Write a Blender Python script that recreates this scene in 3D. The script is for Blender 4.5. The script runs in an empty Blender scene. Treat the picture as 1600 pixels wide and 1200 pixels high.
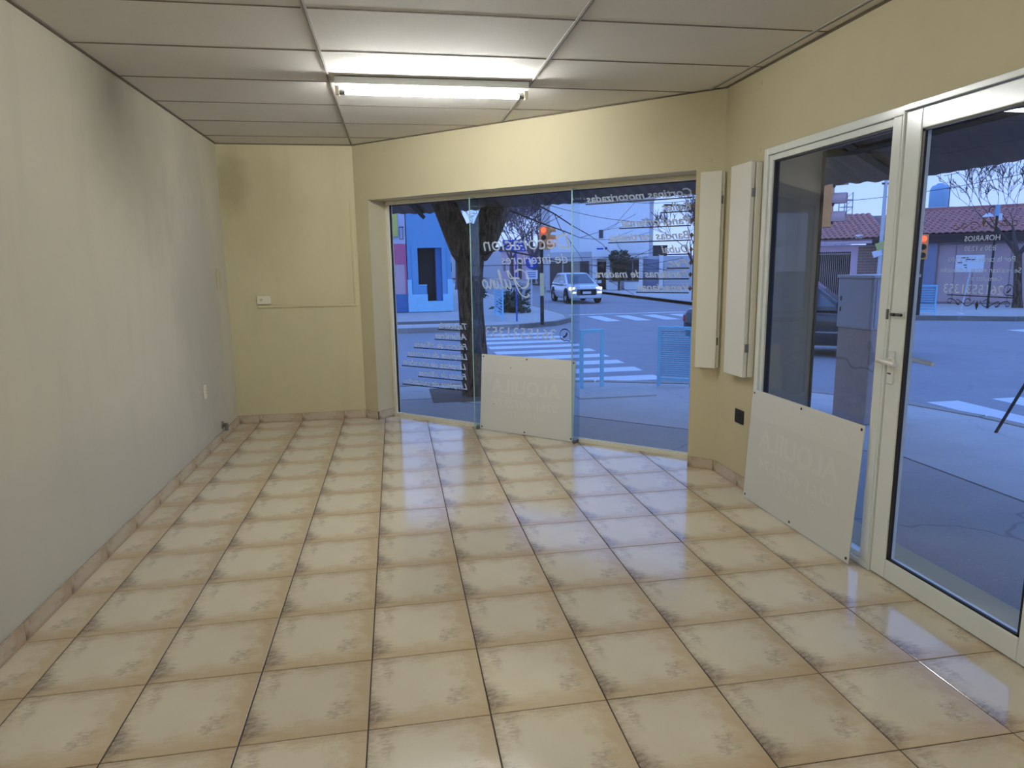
import bpy, bmesh, math, random
from mathutils import Vector, Matrix, noise
random.seed(7)
scene = bpy.context.scene
col = scene.collection
PI = math.pi

# ------------------------------------------------------------------ camera
cam_data = bpy.data.cameras.new('camera')
cam_data.sensor_width = 36.0
cam_data.lens = 23.748
cam_data.clip_start = 0.05
cam_data.clip_end = 400
cam = bpy.data.objects.new('camera', cam_data)
col.objects.link(cam)
cam.matrix_world = Matrix(((0.98535152, 0.04414714, -0.1647222, 0.1474),
                           (-0.16985783, 0.16804024, -0.97103594, -2.4091),
                           (-0.01518851, 0.9847911, 0.17307745, 1.4691),
                           (0, 0, 0, 1)))
scene.camera = cam

# ------------------------------------------------------------------ world: clear dusk sky
world = bpy.data.worlds.new('dusk_sky')
scene.world = world
world.use_nodes = True
wn = world.node_tree
wn.nodes.clear()
w_out = wn.nodes.new('ShaderNodeOutputWorld')
w_bg = wn.nodes.new('ShaderNodeBackground')
w_tc = wn.nodes.new('ShaderNodeTexCoord')
w_sep = wn.nodes.new('ShaderNodeSeparateXYZ')
w_ramp = wn.nodes.new('ShaderNodeValToRGB')
w_ramp.color_ramp.elements[0].position = 0.0
w_ramp.color_ramp.elements[0].color = (0.46, 0.61, 1.15, 1)
w_ramp.color_ramp.elements[1].position = 0.75
w_ramp.color_ramp.elements[1].color = (0.27, 0.52, 1.35, 1)
e_ = w_ramp.color_ramp.elements.new(0.22)
e_.color = (0.30, 0.54, 1.22, 1)
wn.links.new(w_tc.outputs['Generated'], w_sep.inputs[0])
wn.links.new(w_sep.outputs['Z'], w_ramp.inputs[0])
wn.links.new(w_ramp.outputs[0], w_bg.inputs['Color'])
w_bg.inputs['Strength'].default_value = 1.13
wn.links.new(w_bg.outputs[0], w_out.inputs[0])

# ------------------------------------------------------------------ exposure
scene.view_settings.view_transform = 'Standard'
scene.view_settings.look = 'None'
scene.view_settings.exposure = 0.25
scene.view_settings.gamma = 1.0
scene.view_settings.use_curve_mapping = False
TUBE_RADIANCE = 214.0

# ------------------------------------------------------------------ helpers
def s2l(c):
    return tuple(((v / 255.0) / 12.92 if v / 255.0 <= 0.04045 else ((v / 255.0 + 0.055) / 1.055) ** 2.4) for v in c)

class MB:
    """collects shapes, then links them as one mesh object"""
    def __init__(self):
        self.v = []
        self.f = []
    def add(self, verts, faces):
        o = len(self.v)
        self.v += [tuple(p) for p in verts]
        self.f += [tuple(i + o for i in f) for f in faces]
        return self
    def box(self, x0, x1, y0, y1, z0, z1, M=None):
        vs = [Vector(p) for p in ((x0, y0, z0), (x1, y0, z0), (x1, y1, z0), (x0, y1, z0),
                                  (x0, y0, z1), (x1, y0, z1), (x1, y1, z1), (x0, y1, z1))]
        if M:
            vs = [M @ p for p in vs]
        return self.add(vs, [(0, 3, 2, 1), (4, 5, 6, 7), (0, 1, 5, 4), (1, 2, 6, 5), (2, 3, 7, 6), (3, 0, 4, 7)])
    def prism(self, poly, z0, z1):
        """polygon in xy (counter-clockwise), extruded in z"""
        n = len(poly)
        vs = [(x, y, z0) for x, y in poly] + [(x, y, z1) for x, y in poly]
        fs = [tuple(range(n - 1, -1, -1)), tuple(range(n, 2 * n))]
        fs += [(i, (i + 1) % n, n + (i + 1) % n, n + i) for i in range(n)]
        return self.add(vs, fs)
    def prism_m(self, poly, d0, d1, M):
        n = len(poly)
        vs = [M @ Vector((x, y, d0)) for x, y in poly] + [M @ Vector((x, y, d1)) for x, y in poly]
        fs = [tuple(range(n - 1, -1, -1)), tuple(range(n, 2 * n))]
        fs += [(i, (i + 1) % n, n + (i + 1) % n, n + i) for i in range(n)]
        return self.add(vs, fs)
    def tube(self, pts, rads, sides=8, cap=True):
        pts = [Vector(p) for p in pts]
        if not isinstance(rads, (list, tuple)):
            rads = [rads] * len(pts)
        rings = []
        up = None
        for i, p in enumerate(pts):
            if i == 0:
                d = pts[1] - pts[0]
            elif i == len(pts) - 1:
                d = pts[-1] - pts[-2]
            else:
                d = (pts[i + 1] - pts[i]).normalized() + (pts[i] - pts[i - 1]).normalized()
            if d.length < 1e-9:
                d = Vector((0, 0, 1))
            d.normalize()
            if up is None:
                up = Vector((1, 0, 0)) if abs(d.x) < 0.8 else Vector((0, 1, 0))
            a = (up - d * up.dot(d))
            if a.length < 1e-6:
                a = Vector((0, 1, 0)) - d * d.y
            a.normalize()
            up = a
            b = d.cross(a)
            rings.append([p + (a * math.cos(2 * PI * k / sides) + b * math.sin(2 * PI * k / sides)) * rads[i] for k in range(sides)])
        vs = [q for rg in rings for q in rg]
        fs = []
        for i in range(len(pts) - 1):
            for k in range(sides):
                k2 = (k + 1) % sides
                fs.append((i * sides + k, i * sides + k2, (i + 1) * sides + k2, (i + 1) * sides + k))
        if cap:
            fs.append(tuple(range(sides - 1, -1, -1)))
            e = (len(pts) - 1) * sides
            fs.append(tuple(e + k for k in range(sides)))
        return self.add(vs, fs)
    def lathe(self, prof, center=(0, 0, 0), sides=16, M=None):
        """profile [(r, z)] about the z axis"""
        c = Vector(center)
        vs = []
        for r, z in prof:
            for k in range(sides):
                p = Vector((r * math.cos(2 * PI * k / sides), r * math.sin(2 * PI * k / sides), z))
                if M:
                    p = M @ p
                vs.append(p + c)
        fs = []
        for i in range(len(prof) - 1):
            for k in range(sides):
                k2 = (k + 1) % sides
                fs.append((i * sides + k, i * sides + k2, (i + 1) * sides + k2, (i + 1) * sides + k))
        fs.append(tuple(range(sides - 1, -1, -1)))
        e = (len(prof) - 1) * sides
        fs.append(tuple(e + k for k in range(sides)))
        return self.add(vs, fs)
    def mesh(self, name):
        me = bpy.data.meshes.new(name)
        me.from_pydata(self.v, [], self.f)
        me.update()
        return me
    def build(self, name, mat, parent=None, smooth=False, bevel=0.0, loc=None):
        me = self.mesh(name)
        return link_mesh(name, me, mat, parent, smooth, bevel, loc)

def link_mesh(name, me, mat, parent=None, smooth=False, bevel=0.0, loc=None):
    if mat is not None and not me.materials:
        me.materials.append(mat)
    if smooth:
        for p in me.polygons:
            p.use_smooth = True
        try:
            me.set_sharp_from_angle(angle=math.radians(45))
        except Exception:
            pass
    o = bpy.data.objects.new(name, me)
    col.objects.link(o)
    if parent is not None:
        o.parent = parent
    if loc is not None:
        o.location = loc
    if bevel:
        m = o.modifiers.new('bevel', 'BEVEL')
        m.width = bevel
        m.segments = 2
        m.limit_method = 'ANGLE'
    return o

def tag(o, label=None, cat=None, group=None, kind=None):
    if label: o['label'] = label
    if cat: o['category'] = cat
    if group: o['group'] = group
    if kind: o['kind'] = kind
    return o

def empty(name, loc=(0, 0, 0), rz=0.0, label=None, cat=None, group=None, kind=None):
    o = bpy.data.objects.new(name, None)
    o.empty_display_size = 0.1
    col.objects.link(o)
    o.location = loc
    o.rotation_euler = (0, 0, rz)
    return tag(o, label, cat, group, kind)

def boxpart(name, dims, mat, parent, bevel=0.0, M=None):
    return MB().box(*dims, M=M).build(name, mat, parent, bevel=bevel)

def copy_tree(o, parent=None):
    c = o.copy()
    col.objects.link(c)
    if parent is not None:
        c.parent = parent
    for ch in list(o.children):
        copy_tree(ch, c)
    return c

def clip_poly(poly, planes):
    """Sutherland-Hodgman; planes (a,b,c) keep a*x+b*y<=c"""
    for a, b, c in planes:
        out = []
        n = len(poly)
        for i in range(n):
            p, q = poly[i], poly[(i + 1) % n]
            dp, dq = a * p[0] + b * p[1] - c, a * q[0] + b * q[1] - c
            if dp <= 0:
                out.append(p)
            if (dp < 0 < dq) or (dq < 0 < dp):
                t = dp / (dp - dq)
                out.append((p[0] + (q[0] - p[0]) * t, p[1] + (q[1] - p[1]) * t))
        poly = out
        if len(poly) < 3:
            return []
    return poly

def area2(poly):
    return 0.5 * sum(poly[i][0] * poly[(i + 1) % len(poly)][1] - poly[(i + 1) % len(poly)][0] * poly[i][1] for i in range(len(poly)))

# ------------------------------------------------------------------ materials
class NT:
    """small node-graph writer"""
    def __init__(self, name):
        self.m = bpy.data.materials.new(name)
        self.m.use_nodes = True
        self.t = self.m.node_tree
        self.t.nodes.clear()
        self.out = self.t.nodes.new('ShaderNodeOutputMaterial')
    def n(self, typ, **kw):
        nd = self.t.nodes.new(typ)
        for k, v in kw.items():
            setattr(nd, k, v)
        return nd
    def set(self, sock, v):
        if hasattr(v, 'links') or isinstance(v, bpy.types.NodeSocket):
            self.t.links.new(v, sock)
        elif v is not None:
            if isinstance(v, tuple) and len(v) == 3 and sock.type == 'RGBA':
                v = (*v, 1)
            sock.default_value = v
    def math(self, op, a, b=None, c=None, clamp=False):
        nd = self.n('ShaderNodeMath', operation=op)
        nd.use_clamp = clamp
        self.set(nd.inputs[0], a)
        if b is not None: self.set(nd.inputs[1], b)
        if c is not None: self.set(nd.inputs[2], c)
        return nd.outputs[0]
    def step(self, x, lo, hi):
        nd = self.n('ShaderNodeMapRange', interpolation_type='SMOOTHSTEP')
        self.set(nd.inputs['Value'], x)
        nd.inputs['From Min'].default_value = lo
        nd.inputs['From Max'].default_value = hi
        return nd.outputs[0]
    def mix(self, fac, a, b, mode='MIX'):
        nd = self.n('ShaderNodeMix', data_type='RGBA', blend_type=mode)
        self.set(nd.inputs[0], fac)
        self.set(nd.inputs[6], a)
        self.set(nd.inputs[7], b)
        return nd.outputs[2]
    def coords(self, kind='Object', scale=(1, 1, 1), loc=(0, 0, 0)):
        tc = self.n('ShaderNodeTexCoord')
        mp = self.n('ShaderNodeMapping')
        mp.inputs['Scale'].default_value = scale
        mp.inputs['Location'].default_value = loc
        self.t.links.new(tc.outputs[kind], mp.inputs[0])
        return mp.outputs[0]
    def noise(self, vec, scale, detail=4, rough=0.55, dist=0.0):
        nd = self.n('ShaderNodeTexNoise')
        self.set(nd.inputs['Vector'], vec)
        nd.inputs['Scale'].default_value = scale
        nd.inputs['Detail'].default_value = detail
        nd.inputs['Roughness'].default_value = rough
        nd.inputs['Distortion'].default_value = dist
        return nd.outputs['Fac']
    def bsdf(self, color, rough=0.6, metal=0.0, spec=0.5, bump=None, bstr=0.2, bdist=0.002, coat=0.0):
        b = self.n('ShaderNodeBsdfPrincipled')
        self.set(b.inputs['Base Color'], color)
        self.set(b.inputs['Roughness'], rough)
        self.set(b.inputs['Metallic'], metal)
        self.set(b.inputs['Specular IOR Level'], spec)
        if coat:
            b.inputs['Coat Weight'].default_value = coat
            b.inputs['Coat Roughness'].default_value = 0.05
        if bump is not None:
            bp = self.n('ShaderNodeBump')
            bp.inputs['Strength'].default_value = bstr
            bp.inputs['Distance'].default_value = bdist
            self.t.links.new(bump, bp.inputs['Height'])
            self.t.links.new(bp.outputs[0], b.inputs['Normal'])
        self.t.links.new(b.outputs[0], self.out.inputs[0])
        return self.m

def mat_plain(name, rgb, rough=0.6, metal=0.0, var=0.08, scale=6.0, spec=0.5, coat=0.0):
    """flat colour with a little procedural grain"""
    t = NT(name)
    n = t.noise(t.coords(), scale, 5)
    c = s2l(rgb)
    lo = tuple(v * (1 - var) for v in c)
    hi = tuple(min(1, v * (1 + var)) for v in c)
    return t.bsdf(t.mix(n, lo, hi), rough, metal, spec, coat=coat)

def mat_emit(name, rgb, strength):
    t = NT(name)
    e = t.n('ShaderNodeEmission')
    e.inputs[0].default_value = (*s2l(rgb), 1)
    e.inputs[1].default_value = strength
    t.t.links.new(e.outputs[0], t.out.inputs[0])
    return t.m

def mat_glass(name, tint=(1, 1, 1), refl=0.04):
    t = NT(name)
    lw = t.n('ShaderNodeLayerWeight')
    lw.inputs['Blend'].default_value = 0.5
    f5 = t.math('POWER', lw.outputs['Facing'], 5.0)
    f = t.math('MULTIPLY_ADD', f5, 1.0 - refl, refl)
    tr = t.n('ShaderNodeBsdfTransparent')
    tr.inputs[0].default_value = (*tint, 1)
    gl = t.n('ShaderNodeBsdfGlossy')
    gl.inputs['Roughness'].default_value = 0.0
    mx = t.n('ShaderNodeMixShader')
    t.t.links.new(f, mx.inputs[0])
    t.t.links.new(tr.outputs[0], mx.inputs[1])
    t.t.links.new(gl.outputs[0], mx.inputs[2])
    t.t.links.new(mx.outputs[0], t.out.inputs[0])
    return t.m

def mat_wall(name, base, stain=None, stain_amt=0.0):
    t = NT(name)
    v = t.coords()
    n1 = t.noise(v, 1.3, 5, 0.6)
    n2 = t.noise(v, 9.0, 4)
    n3 = t.noise(v, 90.0, 3)
    c = s2l(base)
    col_ = t.mix(n1, tuple(x * 0.93 for x in c), tuple(min(1, x * 1.06) for x in c))
    col_ = t.mix(t.math('MULTIPLY', t.step(n2, 0.5, 0.75), 0.18), col_, tuple(x * 0.86 for x in c))
    if stain:
        n4 = t.noise(t.coords('Object', (5, 5, 0.8)), 1.0, 4, 0.6)
        col_ = t.mix(t.math('MULTIPLY', t.step(n4, 0.5, 0.7), 0.22), col_, tuple(x * 0.80 for x in c))
        for (cx, cy, cz, rx, ry, rz_, colr, amt) in stain:
            sp = t.n('ShaderNodeSeparateXYZ')
            t.t.links.new(v, sp.inputs[0])
            d2 = None
            for ax, cc, rr in ((0, cx, rx), (1, cy, ry), (2, cz, rz_)):
                if rr is None: continue
                q = t.math('DIVIDE', t.math('SUBTRACT', sp.outputs[ax], cc), rr)
                q = t.math('MULTIPLY', q, q)
                d2 = q if d2 is None else t.math('ADD', d2, q)
            rough_edge = t.math('ADD', d2, t.math('MULTIPLY', t.math('SUBTRACT', n1, 0.5), 1.6))
            rough_edge = t.math('ADD', rough_edge, t.math('MULTIPLY', t.math('SUBTRACT', n2, 0.5), 0.8))
            m_ = t.math('MULTIPLY', t.math('SUBTRACT', 1.0, t.step(rough_edge, 0.0, 1.15)), amt)
            col_ = t.mix(m_, col_, s2l(colr))
    h = t.math('ADD', t.math('MULTIPLY', n2, 0.5), t.math('MULTIPLY', n3, 0.5))
    return t.bsdf(col_, 0.62, 0, 0.3, bump=h, bstr=0.25, bdist=0.002)

def mat_tile(name, dark=1.0, pink=0.0, upright=False):
    """ceramic tile: cream field, tan right side, dark purple-brown smears on the left edge"""
    t = NT(name)
    uv = t.coords('Object', (2.5, 2.5, 2.5))
    sp = t.n('ShaderNodeSeparateXYZ')
    t.t.links.new(uv, sp.inputs[0])
    u, v = sp.outputs[0], sp.outputs[1]
    if upright:
        v = t.math('MULTIPLY', sp.outputs[2], 4.6)
    st = t.coords('Object', (2.5 * 5, 2.5 * 17, 2.5) if not upright else (2.5 * 11, 2.5, 2.5 * 3))
    streak = t.math('SUBTRACT', t.noise(st, 1.0, 6, 0.65), 0.5)
    blot = t.math('SUBTRACT', t.noise(uv, 5.0, 6, 0.62), 0.5)
    fine = t.math('SUBTRACT', t.noise(uv, 40.0, 4, 0.6), 0.5)
    mid = t.math('SUBTRACT', t.noise(t.coords('Object', (2.5 * 14, 2.5 * 26, 2.5)), 1.0, 5, 0.7), 0.5)
    brk = t.step(mid, -0.14, 0.10)
    rnd = t.n('ShaderNodeObjectInfo').outputs['Random']
    soft = t.noise(uv, 1.7, 3)
    cream = t.mix(soft, s2l((208, 196, 172)), s2l((222, 214, 194)))
    tan = s2l((188, 160, 122))
    brown = s2l((128, 106, 90))
    purple = s2l((100, 84, 82))
    # tan: right band, bottom band, frame
    ur = t.math('ADD', u, t.math('MULTIPLY', blot, 0.55))
    m_r = t.math('MULTIPLY', t.step(ur, 0.68, 0.95), 0.50)
    vb = t.math('ADD', v, t.math('MULTIPLY', streak, 0.5))
    m_b = t.math('MULTIPLY', t.math('SUBTRACT', 1.0, t.step(vb, 0.05, 0.26)), 0.5)
    m_t = t.math('MULTIPLY', t.step(t.math('ADD', v, t.math('MULTIPLY', streak, 0.45)), 0.84, 1.0), 0.4)
    ru = t.math('ABSOLUTE', t.math('SUBTRACT', u, 0.45))
    rv = t.math('ABSOLUTE', t.math('SUBTRACT', v, 0.54))
    rr = t.math('ADD', t.math('MAXIMUM', ru, rv), t.math('ADD', t.math('MULTIPLY', blot, 0.60), t.math('MULTIPLY', streak, 0.28)))
    m_f = t.math('MULTIPLY', t.step(rr, 0.26, 0.54), 0.30)
    c = t.mix(m_f, cream, t.mix(soft, s2l((184, 164, 134)), s2l((176, 150, 122))))
    c = t.mix(m_r, c, tan)
    c = t.mix(m_b, c, tan)
    c = t.mix(m_t, c, s2l((170, 140, 110)))
    # left edge smear, strong low, weaker high
    lowv = t.math('MULTIPLY', t.step(v, 0.0, 0.1), t.math('SUBTRACT', 1.0, t.step(v, 0.22, 0.55)))
    wid = t.math('MULTIPLY_ADD', lowv, 0.10, 0.055)
    ragged = t.math('ADD', t.math('MULTIPLY', streak, 0.42), t.math('ADD', t.math('MULTIPLY', mid, 0.24), t.math('MULTIPLY', fine, 0.08)))
    ul = t.math('DIVIDE', t.math('ADD', u, t.math('ADD', ragged, t.math('MULTIPLY', blot, 0.15))), wid)
    m_l = t.math('SUBTRACT', 1.0, t.step(ul, -0.2, 1.5))
    m_l = t.math('MULTIPLY', m_l, t.math('MULTIPLY_ADD', brk, 0.6, 0.4))
    amt = t.math('MULTIPLY_ADD', lowv, 0.48, 0.46)
    c = t.mix(t.math('MULTIPLY', m_l, amt), c, t.mix(lowv, brown, purple))
    # secondary smear upper left, set in from the edge
    d = t.math('DIVIDE', t.math('ADD', t.math('SUBTRACT', u, 0.15), t.math('ADD', t.math('MULTIPLY', blot, 0.35), t.math('MULTIPLY', mid, 0.22))), 0.07)
    m_u = t.math('MULTIPLY', t.math('SUBTRACT', 1.0, t.step(t.math('MULTIPLY', d, d), 0.0, 1.2)), t.step(v, 0.5, 0.75))
    c = t.mix(t.math('MULTIPLY', t.math('MULTIPLY', m_u, brk), 0.36), c, brown)
    # smudge right of the middle
    du = t.math('DIVIDE', t.math('ADD', t.math('SUBTRACT', u, 0.76), t.math('MULTIPLY', blot, 0.55)), 0.10)
    dv = t.math('DIVIDE', t.math('ADD', t.math('SUBTRACT', v, 0.32), t.math('MULTIPLY', streak, 0.60)), 0.13)
    m_s = t.math('SUBTRACT', 1.0, t.step(t.math('ADD', t.math('MULTIPLY', du, du), t.math('MULTIPLY', dv, dv)), 0.0, 1.3))
    c = t.mix(t.math('MULTIPLY', t.math('MULTIPLY', m_s, brk), 0.42), c, brown)
    # speckle, per-tile tone
    c = t.mix(t.math('MULTIPLY', t.step(fine, 0.12, 0.25), 0.25), c, brown)
    k = t.math('MULTIPLY_ADD', rnd, 0.10, 0.93 * dark)
    kv = t.n('ShaderNodeCombineColor')
    for i in range(3):
        t.t.links.new(k, kv.inputs[i])
    c = t.mix(1.0, c, kv.outputs[0], 'MULTIPLY')
    if pink:
        c = t.mix(pink, c, s2l((178, 146, 122)))
    rough = t.math('MULTIPLY_ADD', t.noise(uv, 9.0, 3), 0.07, 0.085)
    return t.bsdf(c, rough, 0, 0.75, bump=t.math('ADD', streak, blot), bstr=0.06, bdist=0.001)

M = {}
M['wall'] = mat_wall('wall_paint_cream', (198, 188, 156))
M['wall_left'] = mat_wall('wall_paint_cream_stained', (204, 197, 176), stain=[
    (0, 2.3, 2.15, None, 0.80, 0.65, (160, 157, 138), 0.42),
    (0, 3.4, 1.2, None, 0.75, 1.5, (168, 164, 154), 0.45),
    (0, 1.0, 0.25, None, 3.0, 0.5, (184, 184, 174), 0.45)])
M['wall_back'] = mat_wall('wall_paint_cream_damp', (202, 193, 157), stain=[
    (-1.28, 0, 2.25, 0.20, None, 0.35, (134, 124, 88), 0.5),
    (-1.0, 0, 2.0, 0.5, None, 0.7, (172, 160, 128), 0.4)])
M['tile'] = mat_tile('floor_tile_ceramic')
M['skirt'] = mat_tile('baseboard_ceramic', 0.86, 0.30, True)
M['grout'] = mat_plain('grout_dark', (54, 46, 40), 0.9, var=0.2, scale=30)
def mat_ceiling():
    t = NT('ceiling_panel_offwhite')
    v = t.coords()
    n = t.noise(v, 120, 3)
    n1 = t.noise(v, 1.5, 4)
    c = t.mix(n1, s2l((204, 199, 190)), s2l((222, 217, 208)))
    c = t.mix(t.math('MULTIPLY', t.step(n, 0.55, 0.7), 0.25), c, s2l((180, 174, 164)))
    return t.bsdf(c, 0.8, 0, 0.2, bump=n, bstr=0.3, bdist=0.001)
M['panel'] = mat_ceiling()
M['tbar'] = mat_plain('tbar_grey', (176, 172, 166), 0.5)
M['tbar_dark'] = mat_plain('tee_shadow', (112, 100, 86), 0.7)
M['alu'] = mat_plain('aluminium_white', (220, 225, 223), 0.2, var=0.03, spec=0.6)
M['alu_dark'] = mat_plain('gasket_black', (24, 24, 28), 0.5)
M['frame_cream'] = mat_plain('frame_cream_paint', (222, 220, 206), 0.35, var=0.04)
M['glass'] = mat_glass('clear_glass', (0.97, 0.985, 0.99))
M['fin'] = mat_glass('fin_glass', (0.84, 0.91, 0.94), 0.05)
M['glass_edge'] = mat_plain('glass_edge_green', (150, 190, 190), 0.15, var=0.05)
def mat_vinyl():
    t = NT('vinyl_white')
    n = t.noise(t.coords(), 8.0, 3)
    c = t.mix(n, s2l((240, 242, 244)), s2l((248, 249, 250)))
    b = t.n('ShaderNodeBsdfDiffuse')
    tl = t.n('ShaderNodeBsdfTranslucent')
    t.t.links.new(c, b.inputs[0])
    t.t.links.new(c, tl.inputs[0])
    mx = t.n('ShaderNodeMixShader')
    mx.inputs[0].default_value = 0.5
    t.t.links.new(b.outputs[0], mx.inputs[1])
    t.t.links.new(tl.outputs[0], mx.inputs[2])
    t.t.links.new(mx.outputs[0], t.out.inputs[0])
    return t.m
M['white_print'] = mat_vinyl()
M['black_print'] = mat_plain('vinyl_black', (20, 22, 28), 0.5)
M['brown_print'] = mat_plain('vinyl_brown', (96, 66, 36), 0.5)
M['cabinet_white'] = mat_plain('white_lacquer', (226, 224, 213), 0.3, var=0.03)
M['plastic'] = mat_plain('plastic_ivory', (224, 216, 192), 0.35, var=0.03)
M['black'] = mat_plain('plastic_black', (22, 20, 20), 0.5)
M['steel'] = mat_plain('steel_grey', (130, 130, 128), 0.35, metal=0.8)
M['board'] = mat_plain('sign_board_white', (214, 214, 211), 0.35, var=0.02, scale=2)
M['board_pale'] = mat_plain('sign_board_band', (218, 218, 215), 0.35, var=0.02, scale=2)
M['board_ghost'] = mat_plain('sign_board_show_through', (220, 220, 217), 0.4, var=0.02, scale=2)
M['conduit'] = mat_plain('conduit_cream', (200, 188, 148), 0.5, var=0.05)
M['reveal'] = mat_plain('render_grey', (146, 138, 124), 0.8)
M['handle'] = mat_plain('handle_white', (224, 224, 218), 0.3, var=0.03)
M['fixture'] = mat_plain('fixture_enamel', (222, 224, 220), 0.3, var=0.03)
M['tube'] = mat_emit('fluorescent_glow', (247, 250, 249), TUBE_RADIANCE)

# ================================================================== ROOM SHELL
XL, XR, YB, YF, ZC = -1.39, 2.338, 4.30, -3.60, 2.588
T = 0.40                                    # floor tile
AX, AY = -0.188, 4.30                        # chamfered corner wall starts here ...
BX, BY = 2.338, 1.94                         # ... and ends here
WL = math.hypot(BX - AX, BY - AY)
WA = math.atan2(BY - AY, BX - AX)            # direction of the corner wall
tx, ty = math.cos(WA), math.sin(WA)
nx, ny = -ty, tx                             # outward normal
def W(s, y, z=0.0):
    return Vector((AX + tx * s + nx * y, AY + ty * s + ny * y, z))
CH = nx * AX + ny * AY                       # nx*x+ny*y = CH on the inner face
S0, S1, ZH = 0.172, 3.266, 2.085             # window opening in the corner wall

tag(MB().box(XL - 0.25, XL, YF, YB + 0.3, -0.3, 2.80).build('wall_left', M['wall_left']), kind='structure')
tag(MB().box(XL, AX + 0.12, YB, YB + 0.3, -0.3, 2.80).build('wall_back', M['wall_back']), kind='structure')
tag(MB().box(XL - 0.25, XR + 0.3, YF - 0.2, YF, -0.3, 2.80).build('wall_front', M['wall']), kind='structure')
wc = MB()
wc.box(-0.02, S0, 0.0, 0.32, -0.3, 2.80)
wc.box(S1, WL + 0.06, 0.0, 0.32, -0.3, 2.80)
wc.box(S0, S1, 0.0, 0.32, ZH, 2.80)
wc.box(S0, S1, 0.20, 0.32, -0.3, -0.012)
wco = wc.build('wall_corner', M['wall'], loc=(AX, AY, 0))
wco.rotation_euler = (0, 0, WA)
tag(wco, kind='structure')
# right wall with the shopfront opening
DY0, DY1, DZ = -0.64, 1.432, 2.118
wr = MB()
wr.box(XR, XR + 0.37, DY1, BY + 0.16, -0.3, 2.80)
wr.box(XR, XR + 0.37, DY0, DY1, DZ, 2.80)
wr.box(XR, XR + 0.37, YF, DY0, -0.3, 2.80)
wr.box(XR, XR + 0.37, DY0, DY1, -0.3, -0.012)
tag(wr.build('wall_right', M['wall']), kind='structure')
# black guide rail of the roller shutter at the outer edge of the right wall
tag(MB().box(XR + 0.368, XR + 0.382, DY1 - 0.016, DY1 - 0.0045, -0.17, DZ).build('trim_1', M['alu_dark']), kind='structure')

# grey rendered reveal outside the side window frame
tag(MB().box(XR + 0.058, XR + 0.37, DY1 - 0.004, DY1 + 0.0, -0.17, DZ).build('trim_2', M['reveal']), kind='structure')
tag(MB().box(XR + 0.058, XR + 0.37, DY0, DY1 - 0.004, DZ - 0.004, DZ).build('trim_3', M['reveal']), kind='structure')
# ---------------------------------------------------------------- floor
room_planes = [(-1, 0, -(XL + 0.001)), (1, 0, XR + 0.02), (0, 1, YB - 0.001), (0, -1, -(YF + 0.001)), (nx, ny, CH + 0.24)]
fl_poly = clip_poly([(-5, -5), (5, -5), (5, 6), (-5, 6)], room_planes)
floor = MB().prism(fl_poly, -0.06, -0.003).build('floor', M['grout'])
tag(floor, kind='structure')
def tile_mesh(poly, name, thick=0.010):
    """poly in local coords, small chamfer round the top edge"""
    cx = sum(p[0] for p in poly) / len(poly)
    cy = sum(p[1] for p in poly) / len(poly)
    n = len(poly)
    def inset(d):
        out = []
        for i in range(n):
            p0, p1, p2 = Vector(poly[i - 1]), Vector(poly[i]), Vector(poly[(i + 1) % n])
            e1, e2 = (p1 - p0), (p2 - p1)
            if e1.length < 1e-6 or e2.length < 1e-6:
                out.append((p1.x, p1.y)); continue
            e1.normalize(); e2.normalize()
            n1, n2 = Vector((-e1.y, e1.x)), Vector((-e2.y, e2.x))
            b = n1 + n2
            k = max(0.35, (1 + n1.dot(n2)))
            out.append((p1.x + b.x * d / k, p1.y + b.y * d / k))
        return out
    a, b = inset(0.0021), inset(0.0040)
    vs = [(x, y, -thick) for x, y in a] + [(x, y, -0.0018) for x, y in a] + [(x, y, 0.0) for x, y in b]
    fs = [tuple(2 * n + i for i in range(n))]
    for r in (0, 1):
        fs += [(r * n + i, r * n + (i + 1) % n, (r + 1) * n + (i + 1) % n, (r + 1) * n + i) for i in range(n)]
    me = bpy.data.meshes.new(name)
    me.from_pydata(vs, [], fs)
    me.update()
    me.materials.append(M['tile'])
    return me
full = tile_mesh([(0, 0), (T, 0), (T, T), (0, T)], 'floor_tile')
rt = random.Random(3)
for i in range(-4, 6):
    for j in range(-9, 11):
        x, y = i * T, j * T
        sq = [(x, y), (x + T, y), (x + T, y + T), (x, y + T)]
        pl = clip_poly(sq, room_planes)
        if not pl:
            continue
        ar = area2(pl)
        if ar < 0.0006:
            continue
        if ar > T * T - 1e-6:
            me = full
        else:
            loc_ = []
            for p in pl:
                q = (p[0] - x, p[1] - y)
                if not loc_ or math.hypot(q[0] - loc_[-1][0], q[1] - loc_[-1][1]) > 0.004:
                    loc_.append(q)
            if len(loc_) > 2 and math.hypot(loc_[0][0] - loc_[-1][0], loc_[0][1] - loc_[-1][1]) < 0.004:
                loc_.pop()
            if len(loc_) < 3:
                continue
            me = tile_mesh(loc_, 'floor_tile')
        o = bpy.data.objects.new('floor_tile', me)
        col.objects.link(o)
        o.parent = floor
        o.location = (x, y, rt.uniform(-0.0003, 0.0003))

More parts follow.
